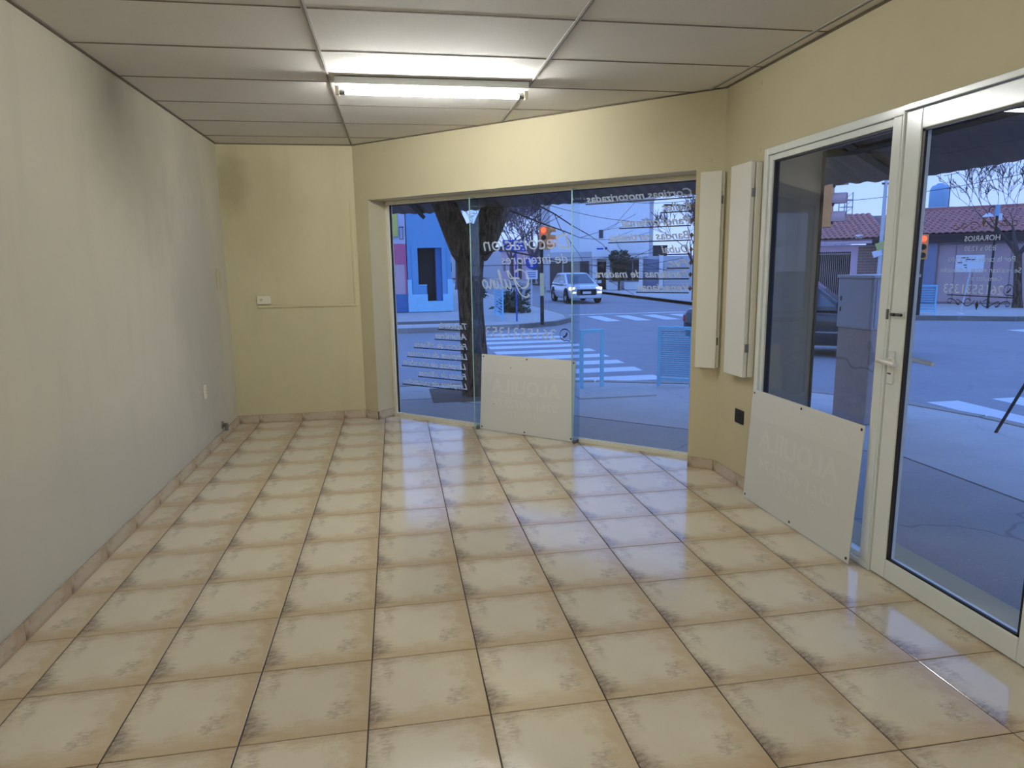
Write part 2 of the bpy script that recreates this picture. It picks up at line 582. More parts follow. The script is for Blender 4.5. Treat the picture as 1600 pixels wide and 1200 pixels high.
# ---------------------------------------------------------------- baseboards: one ceramic piece after another
def skirting(name, p0, p1, inward, cuts, h=0.083, th=0.010):
    """p0->p1 along the wall foot; inward = unit vector into the room; cuts = distances of the joints"""
    p0, p1 = Vector((*p0, 0)), Vector((*p1, 0))
    d = p1 - p0
    L = d.length
    d.normalize()
    ang = math.atan2(d.y, d.x)
    side = 1 if d.cross(Vector((*inward, 0))).z > 0 else -1
    def bx(a, b, t0, t1, z0, z1):
        y0, y1 = (t0, t1) if side > 0 else (-t1, -t0)
        return (a, b, y0, y1, z0, z1)
    root = MB().box(*bx(0, L, 0.0, 0.004, 0.0, h - 0.004)).build(name, M['grout'], loc=p0)
    root.rotation_euler = (0, 0, ang)
    tag(root, kind='structure')
    cs = [0.0] + [c for c in sorted(cuts) if 0.02 < c < L - 0.02] + [L]
    for a, b in zip(cs[:-1], cs[1:]):
        me = MB().box(*bx(0.001, b - a - 0.001, 0.003, th, 0.001, h)).mesh('baseboard_tile')
        o = link_mesh('baseboard_tile', me, M['skirt'], root, bevel=0.0015)
        o.location = (a, 0, 0)
    return root
skirting('baseboard_left', (XL, YF), (XL, YB), (1, 0), [(-8 + k) * T - YF for k in range(0, 20)])
skirting('baseboard_back', (XL + 0.01, YB), (AX + 0.004, YB), (0, -1), [(-3 + k) * T - XL - 0.01 for k in range(4)])
c0 = W(0, 0); c1 = W(S0, 0); c2 = W(S0, 0.235)
skirting('baseboard_corner', (c0.x, c0.y), (c1.x, c1.y), (-nx, -ny), [])
skirting('baseboard_reveal', (c1.x, c1.y), (c2.x, c2.y), (tx, ty), [])
c3 = W(S1, 0); c4 = W(WL - 0.004, 0)
skirting('baseboard_pier', (c3.x, c3.y), (c4.x, c4.y), (-nx, -ny), [])
skirting('baseboard_right', (XR, BY - 0.006), (XR, DY1 + 0.004), (-1, 0), [0.34])
skirting('baseboard_right_near', (XR, DY0 - 0.004), (XR, YF), (-1, 0), [0.16 + 0.4 * k for k in range(8)])

# ---------------------------------------------------------------- ceiling
inner = [(-1, 0, -XL), (1, 0, XR), (0, 1, YB), (0, -1, -YF), (nx, ny, CH)]
ceil_poly = clip_poly([(-5, -5), (5, -5), (5, 6), (-5, 6)], [(-1, 0, -(XL - 0.2)), (1, 0, XR + 0.36), (0, 1, YB + 0.3), (0, -1, -(YF - 0.2)), (nx, ny, CH + 0.31)])
ceiling = MB().prism(ceil_poly, ZC + 0.05, ZC + 0.26).build('ceiling', M['panel'])
tag(ceiling, kind='structure')
xbars = [-1.39 - 1e-4, -0.190, 1.042, 2.252]
ybars = [0.88 + 0.607 * k for k in range(-8, 7)]
xs_ = xbars + [XR]
ys_ = [YF] + [y for y in ybars if YF < y < YB - 0.02] + [YB]
for a, b in zip(xs_[:-1], xs_[1:]):
    for c, d in zip(ys_[:-1], ys_[1:]):
        pl = clip_poly([(a + 0.002, c + 0.0035), (b - 0.002, c + 0.0035), (b - 0.002, d - 0.0035), (a + 0.002, d - 0.0035)], inner)
        if not pl or area2(pl) < 0.004:
            continue
        ox, oy = a, c
        mb = MB().prism([(p[0] - ox, p[1] - oy) for p in pl], 0.002, 0.014)
        o = mb.build('ceiling_panel', M['panel'], ceiling, loc=(ox, oy, ZC))
def bar(name, x0, x1, y0, y1, z0, z1, mat):
    pl = clip_poly([(x0, y0), (x1, y0), (x1, y1), (x0, y1)], inner)
    if pl:
        MB().prism(pl, z0, z1).build(name, mat, ceiling)
for x in xbars[1:]:
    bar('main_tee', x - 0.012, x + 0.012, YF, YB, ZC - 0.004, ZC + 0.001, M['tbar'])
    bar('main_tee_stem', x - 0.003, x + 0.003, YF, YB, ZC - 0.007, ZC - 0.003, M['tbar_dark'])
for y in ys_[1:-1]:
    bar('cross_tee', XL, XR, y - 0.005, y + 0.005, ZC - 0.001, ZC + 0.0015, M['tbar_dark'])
# wall angle round the room
ang_ = MB()
ang_.box(XL, XL + 0.016, YF, YB, ZC - 0.006, ZC)
ang_.box(XL, AX, YB - 0.016, YB, ZC - 0.006, ZC)
ang_.box(XR - 0.016, XR, YF, BY, ZC - 0.006, ZC)
q0, q1 = W(0, 0), W(WL, 0)
Mw = Matrix.Translation((AX, AY, 0)) @ Matrix.Rotation(WA, 4, 'Z')
ang_.box(0, WL, -0.016, 0, ZC - 0.006, ZC, M=Mw)
ang_.build('wall_angle', M['tbar_dark'], ceiling)

# ---------------------------------------------------------------- fluorescent fixtures
def fixture(name, loc, label, length=1.17):
    root = empty(name, loc, 0, label, 'light fixture', 'ceiling tube lights')
    h = length / 2
    prof = [(-0.052, 0), (0.052, 0), (0.054, -0.040), (0.016, -0.048), (-0.016, -0.048), (-0.054, -0.040)]
    Mx = Matrix(((0, 0, 1, 0), (1, 0, 0, 0), (0, 1, 0, 0), (0, 0, 0, 1)))
    MB().prism_m(prof, -h, h, Mx).build('housing', M['fixture'], root, bevel=0.002)
    for s in (-1, 1):
        x = s * (h - 0.012)
        so = MB().box(x - 0.011, x + 0.011, -0.02, 0.02, -0.098, -0.040).build('lampholder', M['plastic'], root, bevel=0.004)
        MB().tube([(x - s * 0.011, 0, -0.078), (x - s * 0.045, 0, -0.078)], 0.0135, 14).build('end_cap', M['steel'], root)
        MB().tube([(x - s * 0.30, 0.0, -0.0465), (x - s * 0.30, 0.0, -0.049)], 0.004, 8).build('screw', M['steel'], root)
    MB().tube([(-h + 0.056, 0, -0.078), (h - 0.056, 0, -0.078)], 0.013, 16).build('tube', M['tube'], root, smooth=True)
    return root
fixture('tube_light', (0.435, 1.99, ZC - 0.004), 'lit single fluorescent tube batten under the white panel ceiling facing the corner window')
fixture('tube_light', (0.435, -2.56, ZC - 0.004), 'second fluorescent tube batten further back along the ceiling near the door')

# ================================================================== CORNER WINDOW
win1 = empty('window_1', (AX, AY, 0), WA, kind='structure')
GY = 0.25
fr = MB()
fr.box(S0, S0 + 0.036, GY - 0.03, GY + 0.03, 0.026, ZH - 0.036)
fr.box(S1 - 0.03, S1, GY - 0.03, GY + 0.03, 0.026, ZH - 0.036)
fr.box(S0, S1, GY - 0.03, GY + 0.03, ZH - 0.036, ZH)
fr.box(S0, S1, GY - 0.03, GY + 0.03, -0.01, 0.026)
fr.box(S0, S1, GY - 0.014, GY - 0.008, 0.026, 0.034)
fr.build('frame', M['frame_cream'], win1, bevel=0.003)
gk = MB()
gk.box(S0 + 0.034, S0 + 0.044, GY - 0.008, GY + 0.012, 0.026, ZH - 0.036)
gk.box(S0, S1, GY - 0.008, GY + 0.012, ZH - 0.043, ZH - 0.034)
gk.build('gasket', M['alu_dark'], win1)
J1, J2 = 1.250, 2.245
panes = []
for a, b in ((S0 + 0.04, J1 - 0.003), (J1 + 0.003, J2 - 0.003), (J2 + 0.003, S1 - 0.03)):
    panes.append(MB().box(a, b, GY - 0.003, GY + 0.003, 0.026, ZH - 0.036).build('glass_pane', M['glass'], win1))
for j in (J1, J2):
    f = MB().box(j - 0.005, j + 0.005, GY - 0.125, GY - 0.004, 0.022, ZH - 0.034).build('glass_fin', M['fin'], win1)
    e = MB()
    e.box(j - 0.005, j + 0.005, GY - 0.1275, GY - 0.1252, 0.022, ZH - 0.034)
    e.build('fin_edge', M['glass_edge'], f)
    MB().box(j - 0.012, j + 0.012, GY - 0.10, GY - 0.03, 0.0, 0.03).build('fin_clamp', M['steel'], f, bevel=0.003)

# lettering -------------------------------------------------------------
def text_mesh(txt, width, height, shear=0.0, bold=0.0, spacing=1.0):
    """built-in font, scaled to the given width and capital height, baseline at y=0"""
    cu = bpy.data.curves.new('lettering', 'FONT')
    cu.body = txt
    cu.size = 1.0
    cu.shear = shear
    cu.offset = bold
    cu.space_character = spacing
    cu.resolution_u = 3
    ob = bpy.data.objects.new('lettering_tmp', cu)
    col.objects.link(ob)
    dg = bpy.context.evaluated_depsgraph_get()
    dg.update()
    me = bpy.data.meshes.new_from_object(ob.evaluated_get(dg))
    bpy.data.objects.remove(ob)
    bpy.data.curves.remove(cu)
    xs = [v.co.x for v in me.vertices]
    x0, x1 = min(xs), max(xs)
    sx, sy = width / (x1 - x0), height / 0.70
    for v in me.vertices:
        v.co.x = (v.co.x - x0) * sx
        v.co.y *= sy
        v.co.z = 0
    me.materials.clear()
    me.update()
    return me
OUT_W = Matrix(((-1, 0, 0, 0), (0, 0, 1, 0), (0, 1, 0, 0), (0, 0, 0, 1)))    # lettering on the outer face of the corner window
def glass_text(pane, txt, s, z, width, height, mat='white_print', shear=0.0, bold=0.0, name='lettering'):
    me = text_mesh(txt, width, height, shear, bold)
    o = link_mesh(name, me, M[mat], pane)
    o.matrix_local = Matrix.Translation((s, GY + 0.0042, z)) @ OUT_W
    return o
def glass_line(pane, s0, s1, z, th=0.009, mat='black_print', name='underline'):
    return MB().box(s0, s1, GY + 0.0036, GY + 0.0044, z - th, z).build(name, M[mat], pane)
def ribbon(pts, width, nib=0.6, closed=False):
    """calligraphic stroke: width varies with the direction of travel; returns verts, faces in 2D"""
    P_ = [Vector(p) for p in pts]
    vs, fs = [], []
    for i, p in enumerate(P_):
        d = (P_[min(i + 1, len(P_) - 1)] - P_[max(i - 1, 0)])
        if d.length < 1e-9: d = Vector((1, 0))
        d.normalize()
        n_ = Vector((-d.y, d.x))
        w = width * (0.35 + 0.65 * abs(math.sin(math.atan2(d.y, d.x) - nib)))
        vs += [p + n_ * w / 2, p - n_ * w / 2]
    for i in range(len(P_) - 1):
        fs.append((2 * i, 2 * i + 1, 2 * i + 3, 2 * i + 2))
    return vs, fs
def catmull(pts, n=6):
    out = []
    q = [pts[0]] + list(pts) + [pts[-1]]
    for i in range(1, len(q) - 2):
        p0, p1, p2, p3 = (Vector(a) for a in q[i - 1:i + 3])
        for k in range(n):
            t = k / n
            out.append(0.5 * ((2 * p1) + (p2 - p0) * t + (2 * p0 - 5 * p1 + 4 * p2 - p3) * t * t + (3 * p1 - p0 - 3 * p2 + p3) * t ** 3))
    out.append(Vector(pts[-1]))
    return out
def stroke_mesh(strokes, width, nib=0.6):
    vs, fs = [], []
    for st in strokes:
        a, b = ribbon(catmull(st), width, nib)
        o = len(vs)
        vs += [(p.x, p.y, 0) for p in a]
        fs += [tuple(i + o for i in f) for f in b]
    me = bpy.data.meshes.new('lettering')
    me.from_pydata(vs, [], fs)
    me.update()
    return me
def phone_icon(r):
    """ring with a tail and a handset inside"""
    ring = [(r * math.cos(a), r * math.sin(a)) for a in [math.radians(-60 - 330 * k / 24) for k in range(25)]]
    strokes = [[(-r * 0.95, -r * 1.05)] + ring[6:] + ring[:5] + [(-r * 0.95, -r * 1.05)]]
    ring2 = [(r * math.cos(math.radians(a)), r * math.sin(math.radians(a))) for a in range(-115, 205, 16)]
    strokes = [ring2 + [(-r * 1.02, -r * 1.0), (-r * 0.42, -r * 0.92)]]
    hand = [(-r * 0.38, r * 0.42), (-r * 0.36, r * 0.10), (-r * 0.08, -r * 0.26), (r * 0.28, -r * 0.42), (r * 0.42, -r * 0.30)]
    return strokes, hand
def glass_icon(parent, Mx, r):
    st, hand = phone_icon(r)
    me = stroke_mesh(st, r * 0.17, 99)
    o = link_mesh('phone_icon', me, M['black_print'], parent)
    o.matrix_local = Mx
    me = stroke_mesh([hand], r * 0.30, 0.9)
    o = link_mesh('phone_icon', me, M['black_print'], parent)
    o.matrix_local = Mx

p1, p2, p3 = panes
for txt, a, b, z in (('Tapicería', 0.755, 1.085, 0.889), ('Alfombras', 0.708, 1.086, 0.794), ('Fábrica de sillones', 0.443, 1.087, 0.701),
                     ('Limpieza de cortinas', 0.352, 1.084, 0.608), ('Limpieza de alfombras', 0.278, 1.065, 0.514),
                     ('Funda de sillones', 0.486, 1.070, 0.420), ('Limpieza de tapizados.', 0.277, 1.074, 0.328)):
    glass_text(p1, txt, b, z + 0.008, b - a, 0.054, shear=0.28, bold=0.022)
    glass_line(p1, a - 0.008, b + 0.004, z)
for txt, a, b, z in (('Cortinas motorizadas', 2.305, 3.153, 1.937), ('Roller', 2.926, 3.152, 1.841), ('Panel oriental', 2.595, 3.15, 1.740),
                     ('Bandas verticales', 2.503, 3.15, 1.635), ('Dubai', 2.929, 3.148, 1.535), ('Pvc', 2.985, 3.147, 1.433),
                     ('Persianas de madera', 2.388, 3.146, 1.355), ('Venecianas', 2.744, 3.149, 1.253)):
    glass_text(p3, txt, b, z + 0.008, b - a, 0.056, shear=0.28, bold=0.022)
    glass_line(p3, a - 0.008, b + 0.004, z)
for z in (1.969, 1.871, 1.768, 1.667, 1.564, 1.468, 1.382, 1.280):
    o = MB().prism([(0, -0.020), (0.015, 0), (0, 0.020), (-0.015, 0)], -0.0004, 0.0004).build('diamond', M['brown_print'], p3)
    o.matrix_local = Matrix.Translation((3.160, GY + 0.0042, z)) @ OUT_W
glass_text(p2, 'Decoracion', 2.155, 1.597, 0.862, 0.120, shear=0.22, bold=0.0)
glass_text(p2, 'de interiores', 2.135, 1.479, 0.655, 0.082, shear=0.22, bold=0.0)
glass_line(p2, 1.272, 2.125, 1.472, 0.005)
# script signature
sc = [
    [(0.145, 0.150), (0.10, 0.170), (0.045, 0.150), (0.012, 0.095), (0.02, 0.035), (0.065, 0.012), (0.115, 0.045), (0.15, 0.10)],
    [(0.215, 0.165), (0.185, 0.12), (0.15, 0.075), (0.12, 0.01), (0.08, -0.045), (0.03, -0.062), (0.008, -0.045), (0.02, -0.03)],
    [(0.10, 0.095), (0.155, 0.10), (0.20, 0.10), (0.225, 0.165)],
    [(0.205, 0.085), (0.19, 0.03), (0.20, 0.008), (0.225, 0.035), (0.25, 0.085), (0.235, 0.03), (0.25, 0.008), (0.275, 0.03)],
    [(0.275, 0.03), (0.315, 0.14), (0.31, 0.165), (0.295, 0.12), (0.285, 0.03), (0.30, 0.008), (0.32, 0.03)],
    [(0.32, 0.03), (0.335, 0.085), (0.325, 0.03), (0.34, 0.008), (0.355, 0.03)],
    [(0.355, 0.03), (0.365, 0.085), (0.36, 0.01), (0.38, 0.07), (0.40, 0.082), (0.40, 0.03), (0.41, 0.008), (0.43, 0.03)],
    [(0.475, 0.08), (0.445, 0.07), (0.437, 0.03), (0.455, 0.008), (0.48, 0.03), (0.485, 0.065), (0.465, 0.085), (0.455, 0.06)],
    [(0.338, 0.108), (0.343, 0.116)],
]
me = stroke_mesh(sc, 0.021, 0.6)
o = link_mesh('signature', me, M['white_print'], p2)
o.matrix_local = Matrix.Translation((1.765, GY + 0.0042, 1.262)) @ OUT_W
glass_text(p2, '2615531353', 2.025, 0.845, 0.728, 0.090, bold=0.004)
glass_icon(p2, Matrix.Translation((2.108, GY + 0.0042, 0.892)) @ OUT_W, 0.048)

# ================================================================== SHOPFRONT ON THE RIGHT WALL
win2 = empty('window_2', (XR, 0.0, 0), 0, kind='structure')
def rb(y0, y1, z0, z1, x0=-0.012, x1=0.055):
    return (x0, x1, y0, y1, z0, z1)
f2 = MB()
f2.box(*rb(1.388, 1.430, 0.0, DZ))                       # jamb
f2.box(*rb(0.30, 1.388, 2.078, DZ))                      # head
f2.box(*rb(0.30, 1.388, 0.0, 0.03))                      # sill
f2.box(*rb(0.312, 0.368, 0.03, 2.078))                   # mullion
f2.build('frame', M['alu'], win2, bevel=0.004)
b2 = MB()                                                # glazing beads
b2.box(*rb(1.352, 1.386, 0.03, 2.076, 0.0, 0.045))
b2.box(*rb(0.37, 1.352, 2.044, 2.076, 0.0, 0.045))
b2.box(*rb(0.37, 1.352, 0.03, 0.055, 0.0, 0.045))
b2.build('glazing_bead', M['alu'], win2, bevel=0.003)
k2 = MB()
k2.box(*rb(1.340, 1.353, 0.055, 2.044, 0.012, 0.04))
k2.box(*rb(0.37, 1.353, 2.036, 2.045, 0.012, 0.04))
k2.build('gasket', M['alu_dark'], win2)
MB().box(0.022, 0.028, 0.368, 1.353, 0.05, 2.046).build('glass_pane', M['glass'], win2)

door = empty('door_1', (XR, 0.0, 0), 0, kind='structure')
f3 = MB()
f3.box(*rb(0.298, 0.310, 0.0, 2.09, -0.012, 0.055))      # jamb on the window side
f3.box(*rb(-0.60, 0.310, 2.092, DZ, -0.012, 0.055))      # head
f3.box(*rb(-0.638, -0.60, 0.0, DZ, -0.012, 0.055))       # far jamb
f3.build('door_frame', M['alu'], door, bevel=0.003)
MB().box(*rb(0.203, 0.294, 0.006, 2.086, -0.006, 0.045)).build('stile', M['alu'], door, bevel=0.004)
MB().box(*rb(-0.596, -0.486, 0.006, 2.086, -0.006, 0.045)).build('stile', M['alu'], door, bevel=0.004)
MB().box(*rb(-0.486, 0.203, 2.002, 2.086, -0.006, 0.045)).build('rail', M['alu'], door, bevel=0.004)
MB().box(*rb(-0.486, 0.203, 0.006, 0.100, -0.006, 0.045)).build('rail', M['alu'], door, bevel=0.004)
k3 = MB()
k3.box(*rb(0.186, 0.204, 0.10, 2.0, 0.0, 0.012))
k3.box(*rb(-0.487, -0.474, 0.10, 2.0, 0.0, 0.012))
k3.box(*rb(-0.486, 0.203, 1.992, 2.003, 0.0, 0.012))
k3.box(*rb(-0.486, 0.203, 0.10, 0.109, 0.0, 0.012))
k3.build('gasket', M['alu_dark'], door)
dglass = MB().box(0.010, 0.016, -0.48, 0.200, 0.105, 1.996).build('glass_pane', M['glass'], door)
# lever handle, lock plate, bolt
hd = MB()
hd.lathe([(0.022, 0), (0.022, 0.008), (0.012, 0.012), (0.012, 0.05)], (-0.006, 0.262, 1.02), 16, Matrix.Rotation(-PI / 2, 3, 'Y').to_4x4())
hd.tube([(-0.052, 0.300, 1.022), (-0.055, 0.285, 1.024), (-0.057, 0.24, 1.020), (-0.055, 0.185, 1.016)], [0.010, 0.012, 0.011, 0.009], 12)
hd.build('handle', M['handle'], door, smooth=True)
pl_ = MB().box(-0.014, -0.006, 0.243, 0.281, 0.915, 1.065).build('lock_plate', M['alu'], door, bevel=0.006)
MB().box(-0.0155, -0.0135, 0.255, 0.275, 0.960, 0.966).build('keyhole', M['black'], pl_)
hd2 = MB()
hd2.tube([(0.046, 0.262, 1.02), (0.10, 0.262, 1.02), (0.105, 0.24, 1.02), (0.103, 0.15, 1.016)], [0.010, 0.011, 0.011, 0.009], 12)
hd2.build('handle', M['handle'], door, smooth=True)
bo = MB().box(-0.012, -0.006, 0.212, 0.288, 1.212, 1.244).build('bolt_plate', M['alu'], door, bevel=0.002)
MB().tube([(-0.018, 0.215, 1.229), (-0.018, 0.248, 1.229)], 0.006, 8).build('bolt', M['black'], bo)
MB().tube([(-0.018, 0.256, 1.228), (-0.018, 0.278, 1.228)], 0.007, 8).build('bolt', M['black'], bo)
MB().box(-0.020, -0.012, 0.300, 0.308, 1.205, 1.25).build('bolt_keeper', M['steel'], door)
# opening times on the glass
OUT_D = Matrix(((0, 0, 1, 0), (1, 0, 0, 0), (0, 1, 0, 0), (0, 0, 0, 1)))
def door_text(txt, y, z, width, height, shear=0.0, bold=0.0, mat='white_print'):
    o = link_mesh('lettering', text_mesh(txt, width, height, shear, bold), M[mat], dglass)
    o.matrix_local = Matrix.Translation((0.0172, y - 0.017, z)) @ OUT_D
door_text('HORARIOS', -0.189, 1.534, 0.161, 0.020, bold=0.015)
door_text('8:30 a 12:30', -0.176, 1.4965, 0.143, 0.019)
door_text('Por la tarde 17 a 20:00', -0.261, 1.455, 0.302, 0.020)
door_text('Se realizan visitas a domicilio', -0.290, 1.415, 0.368, 0.019)
door_text('Consultas al', -0.214, 1.384, 0.140, 0.019)
door_text('2615531353', -0.226, 1.333, 0.278, 0.036, bold=0.008)
glass_icon(dglass, Matrix.Translation((0.0172, -0.264, 1.352)) @ OUT_D, 0.0195)
MB().box(0.0166, 0.0174, -0.286, 0.015, 1.323, 1.327).build('underline', M['black_print'], dglass)
def scrolls(cx, cz, flip, mat):
    st = []
    for s in (-1, 1):
        def c_(pts):
            return [(s * a, flip * b) for a, b in pts]
        st.append(c_([(0.012, 0.006), (0.03, -0.012), (0.052, -0.016), (0.058, 0.0), (0.045, 0.012), (0.028, 0.004)]))
        st.append(c_([(0.052, -0.016), (0.075, -0.002), (0.095, 0.006), (0.10, -0.008), (0.085, -0.014), (0.08, -0.004)]))
        st.append(c_([(0.085, -0.014), (0.11, 0.004), (0.135, 0.008), (0.142, -0.004), (0.13, -0.010), (0.124, -0.002)]))
    o = link_mesh('ornament', stroke_mesh(st, 0.0035, 99), M[mat], dglass)
    o.matrix_local = Matrix.Translation((0.0172, cx - 0.017, cz)) @ OUT_D
    o = MB().prism([(0, -0.019), (0.008, 0), (0, 0.019), (-0.008, 0)], -0.0003, 0.0003).build('ornament', M['brown_print' if mat == 'brown_print' else 'black_print'], dglass)
    o.matrix_local = Matrix.Translation((0.0174, cx - 0.017, cz - flip * 0.012)) @ OUT_D
scrolls(-0.116, 1.302, 1, 'black_print')
scrolls(-0.110, 1.590, -1, 'brown_print')

# ================================================================== THINGS IN THE ROOM
# letting boards leaning on the glass; the print on the far side shows through, mirrored
def letting_board(name, label, w, h, Mx):
    root = empty(name, (0, 0, 0), 0, label, 'sign board', 'letting boards')
    root.matrix_world = Mx
    bd = MB().box(0, w, -0.0015, 0.0015, 0, h).build('panel', M['board'], root)
    MB().box(0.002, w - 0.002, -0.0019, -0.0014, h * 0.76, h - 0.002).build('header_band', M['board_pale'], root)
    for fx in (0.02, 0.5 * w, w - 0.02):
        for fz in (0.022, h - 0.022):
            g = MB()
            g.tube([(fx, -0.0028, fz), (fx, 0.0028, fz)], 0.0075, 10)
            g.build('grommet', M['black'], root)
    IN = Matrix(((-1, 0, 0, 0), (0, 0, 1, 0), (0, 1, 0, 0), (0, 0, 0, 1)))
    def tx_(txt, x, z, width, height, bold):
        o = link_mesh('lettering', text_mesh(txt, width, height, 0, bold), M['board_ghost'], root)
        o.matrix_local = Matrix.Translation((x, -0.0022, z)) @ IN
    tx_('ALQUILA', w * 0.86, h * 0.52, w * 0.74, h * 0.17, 0.03)
    tx_('0261 4972574', w * 0.84, h * 0.33, w * 0.70, h * 0.10, 0.02)
    tx_('261 4663117', w * 0.70, h * 0.21, w * 0.40, h * 0.07, 0.01)
    tx_('INMOBILIARIA', w * 0.72, h * 0.885, w * 0.40, h * 0.045, 0.0)
    tx_('STEVANATO', w * 0.72, h * 0.81, w * 0.48, h * 0.06, 0.01)
    lg = [(0, 0), (0.10, 0), (0.10, 0.012), (0.03, 0.03), (0.11, 0.03), (0.055, 0.07), (0.0, 0.03)]
    o = MB().prism([(a * 1.2, b * 1.2) for a, b in lg], -0.0003, 0.0003).build('logo', M['board_ghost'], root)
    o.matrix_local = Matrix.Translation((w * 0.90, -0.0022, h * 0.82)) @ IN
    return root
def lean_matrix(p, q, top_off):
    """p, q foot corners on the floor (as seen from inside: left to right), top_off = horizontal offset of the top edge"""
    p, q, top_off = Vector(p), Vector(q), Vector(top_off)
    x = (q - p).normalized()
    z = (top_off + Vector((0, 0, 1))).normalized()
    z = (z - x * z.dot(x)).normalized()
    y = z.cross(x)
    m = Matrix((x, y, z)).transposed().to_4x4()
    m.translation = p
    return m
a_, b_ = W(1.262, 0.185, 0.004), W(2.222, 0.185, 0.004)
letting_board('letting_board', 'white letting board leaning between the glass fins of the corner window', 0.958, 0.683, lean_matrix(a_, b_, (nx * 0.08, ny * 0.08, 0)))
letting_board('letting_board', 'white letting board leaning on the side window beside the glazed door', 1.015, 0.692,
              lean_matrix((2.268, 1.385, 0.005), (2.272, 0.370, 0.005), (0.052, 0.0, 0)))

# tall narrow white hinged boxes either side of the inner corner
def hinged_box(name, label, loc, rz, w, h, d):
    """local x along the wall, y into the wall, front at -d"""
    root = empty(name, loc, rz, label, 'wall box', 'white hinged wall boxes')
    MB().box(0.006, w, -d * 0.55, -0.0005, 0, h - 0.004).build('back_box', M['cabinet_white'], root, bevel=0.002)
    MB().box(0, w - 0.012, -d, -d * 0.60, -0.004, h).build('door', M['cabinet_white'], root, bevel=0.003)
    MB().box(0.010, w - 0.016, -d * 0.61, -d * 0.54, 0.004, h - 0.008).build('gap_shade', M['black'], root)  # black filler paints the shade in the gap between door and back box
    for z in (h * 0.12, h * 0.84):
        MB().box(w - 0.013, w - 0.004, -d * 0.86, -d * 0.42, z, z + 0.05).build('hinge', M['steel'], root)
    return root
o = W(3.315, -0.0008, 0.75)
hinged_box('hinged_wall_box', 'tall narrow white hinged box on the pier beside the corner window', (o.x, o.y, o.z), WA, 0.155, 1.312, 0.058)
hinged_box('hinged_wall_box', 'tall narrow white hinged box on the right wall against the shopfront frame', (XR - 0.0008, 1.72, 0.755), -PI / 2, 0.262, 1.305, 0.066)
# the box on the right wall: local x runs toward -Y, y into the wall (+X)

# black socket low on the right wall
so = empty('wall_socket', (XR - 0.0005, 1.60, 0.435), -PI / 2, 'black square wall socket low beside the shopfront frame', 'socket')
MB().box(-0.055, 0.055, -0.007, -0.0005, -0.010, 0.082).build('plate', M['black'], so, bevel=0.003)
MB().box(-0.02, 0.02, -0.009, -0.006, 0.015, 0.055).build('insert', M['black'], so, bevel=0.002)

# back wall: switch plate with surface conduit
sw = empty('switch_plate', (-1.07, YB, 1.14), 0, 'ivory double switch and socket plate on the back wall conduit', 'switch')
MB().box(-0.062, 0.062, -0.024, -0.0005, 0.004, 0.080).build('plate', M['plastic'], sw, bevel=0.004)
MB().box(0.008, 0.036, -0.028, -0.023, 0.02, 0.064).build('rocker', M['plastic'], sw, bevel=0.002)
for dx, dz in ((-0.03, 0.048), (-0.018, 0.048), (-0.024, 0.034)):
    MB().box(dx - 0.003, dx + 0.003, -0.0255, -0.0235, dz - 0.004, dz + 0.004).build('socket_hole', M['black'], sw)
cd = empty('cable_conduit', (-1.13, YB, 1.12), 0, 'cream surface cable conduit turning up the back wall corner', 'conduit')
MB().box(0.0, 0.915, -0.014, -0.0005, -0.012, 0.012).build('channel', M['conduit'], cd, bevel=0.003)
MB().box(0.892, 0.917, -0.014, -0.0005, 0.012, 0.985).build('channel', M['conduit'], cd, bevel=0.003)
# left wall sockets
sk = empty('wall_socket', (XL + 0.0005, 3.24, 0.512), PI / 2, 'ivory wall socket low on the stained left wall', 'socket')
MB().box(-0.038, 0.038, -0.010, -0.0005, -0.058, 0.058).build('plate', M['plastic'], sk, bevel=0.004)
MB().box(-0.015, 0.015, -0.013, -0.009, -0.030, 0.030).build('insert', M['plastic'], sk, bevel=0.002)
for dz in (-0.012, 0.012):
    MB().box(-0.004, 0.004, -0.0137, -0.0125, dz - 0.003, dz + 0.003).build('socket_hole', M['black'], sk)
bp_ = empty('blank_plate', (XL + 0.0005, 4.0, 1.385), PI / 2, 'painted over blank cover plate high on the left wall near the back corner', 'cover plate')
MB().box(-0.06, 0.06, -0.008, -0.0005, -0.10, 0.10).build('plate', M['wall'], bp_, bevel=0.003)
MB().box(-0.045, 0.045, -0.0095, -0.0075, -0.085, 0.085).build('insert', M['wall'], bp_, bevel=0.002)
gv = empty('pipe_stub', (XL + 0.0005, 3.685, 0.135), PI / 2, 'grey capped pipe stub just above the left baseboard', 'pipe')
MB().lathe([(0.034, 0), (0.034, 0.006), (0.030, 0.010)], (0, 0, 0.0), 14, Matrix.Rotation(PI / 2, 4, 'X')).build('flange', M['steel'], gv, smooth=True)
MB().tube([(0, -0.008, 0), (0, -0.045, 0)], 0.014, 10).build('pipe', M['steel'], gv, smooth=True)
MB().tube([(0, -0.035, 0.012), (0, -0.035, -0.05)], [0.016, 0.018], 8).build('cap', M['steel'], gv, smooth=True)
# filled screw plugs on the walls
for nm, p, rz in (('corner', W(3.352, 0, 2.545), WA), ('corner', W(3.355, 0, 2.143), WA)):
    pass
def wall_plug(parent, local, rot):
    me = MB().lathe([(0.016, 0), (0.015, 0.002), (0.006, 0.0022), (0.006, 0.004)], (0, 0, 0), 12, Matrix.Rotation(PI / 2, 4, 'X')).mesh('wall_plug')
    o = link_mesh('wall_plug', me, M['conduit'], parent, smooth=True)
    o.location = local
    o.rotation_euler = (0, 0, rot)
wall_plug(wco, (3.352, 0, 2.545), 0)
wall_plug(wco, (3.358, 0, 2.143), 0)
wall_plug(wco, (0.075, 0, 2.11), 0)
wr_o = bpy.data.objects['wall_right']
wall_plug(wr_o, (XR, 1.518, 2.514), -PI / 2)
wall_plug(wr_o, (XR, 1.50, 2.127), -PI / 2)

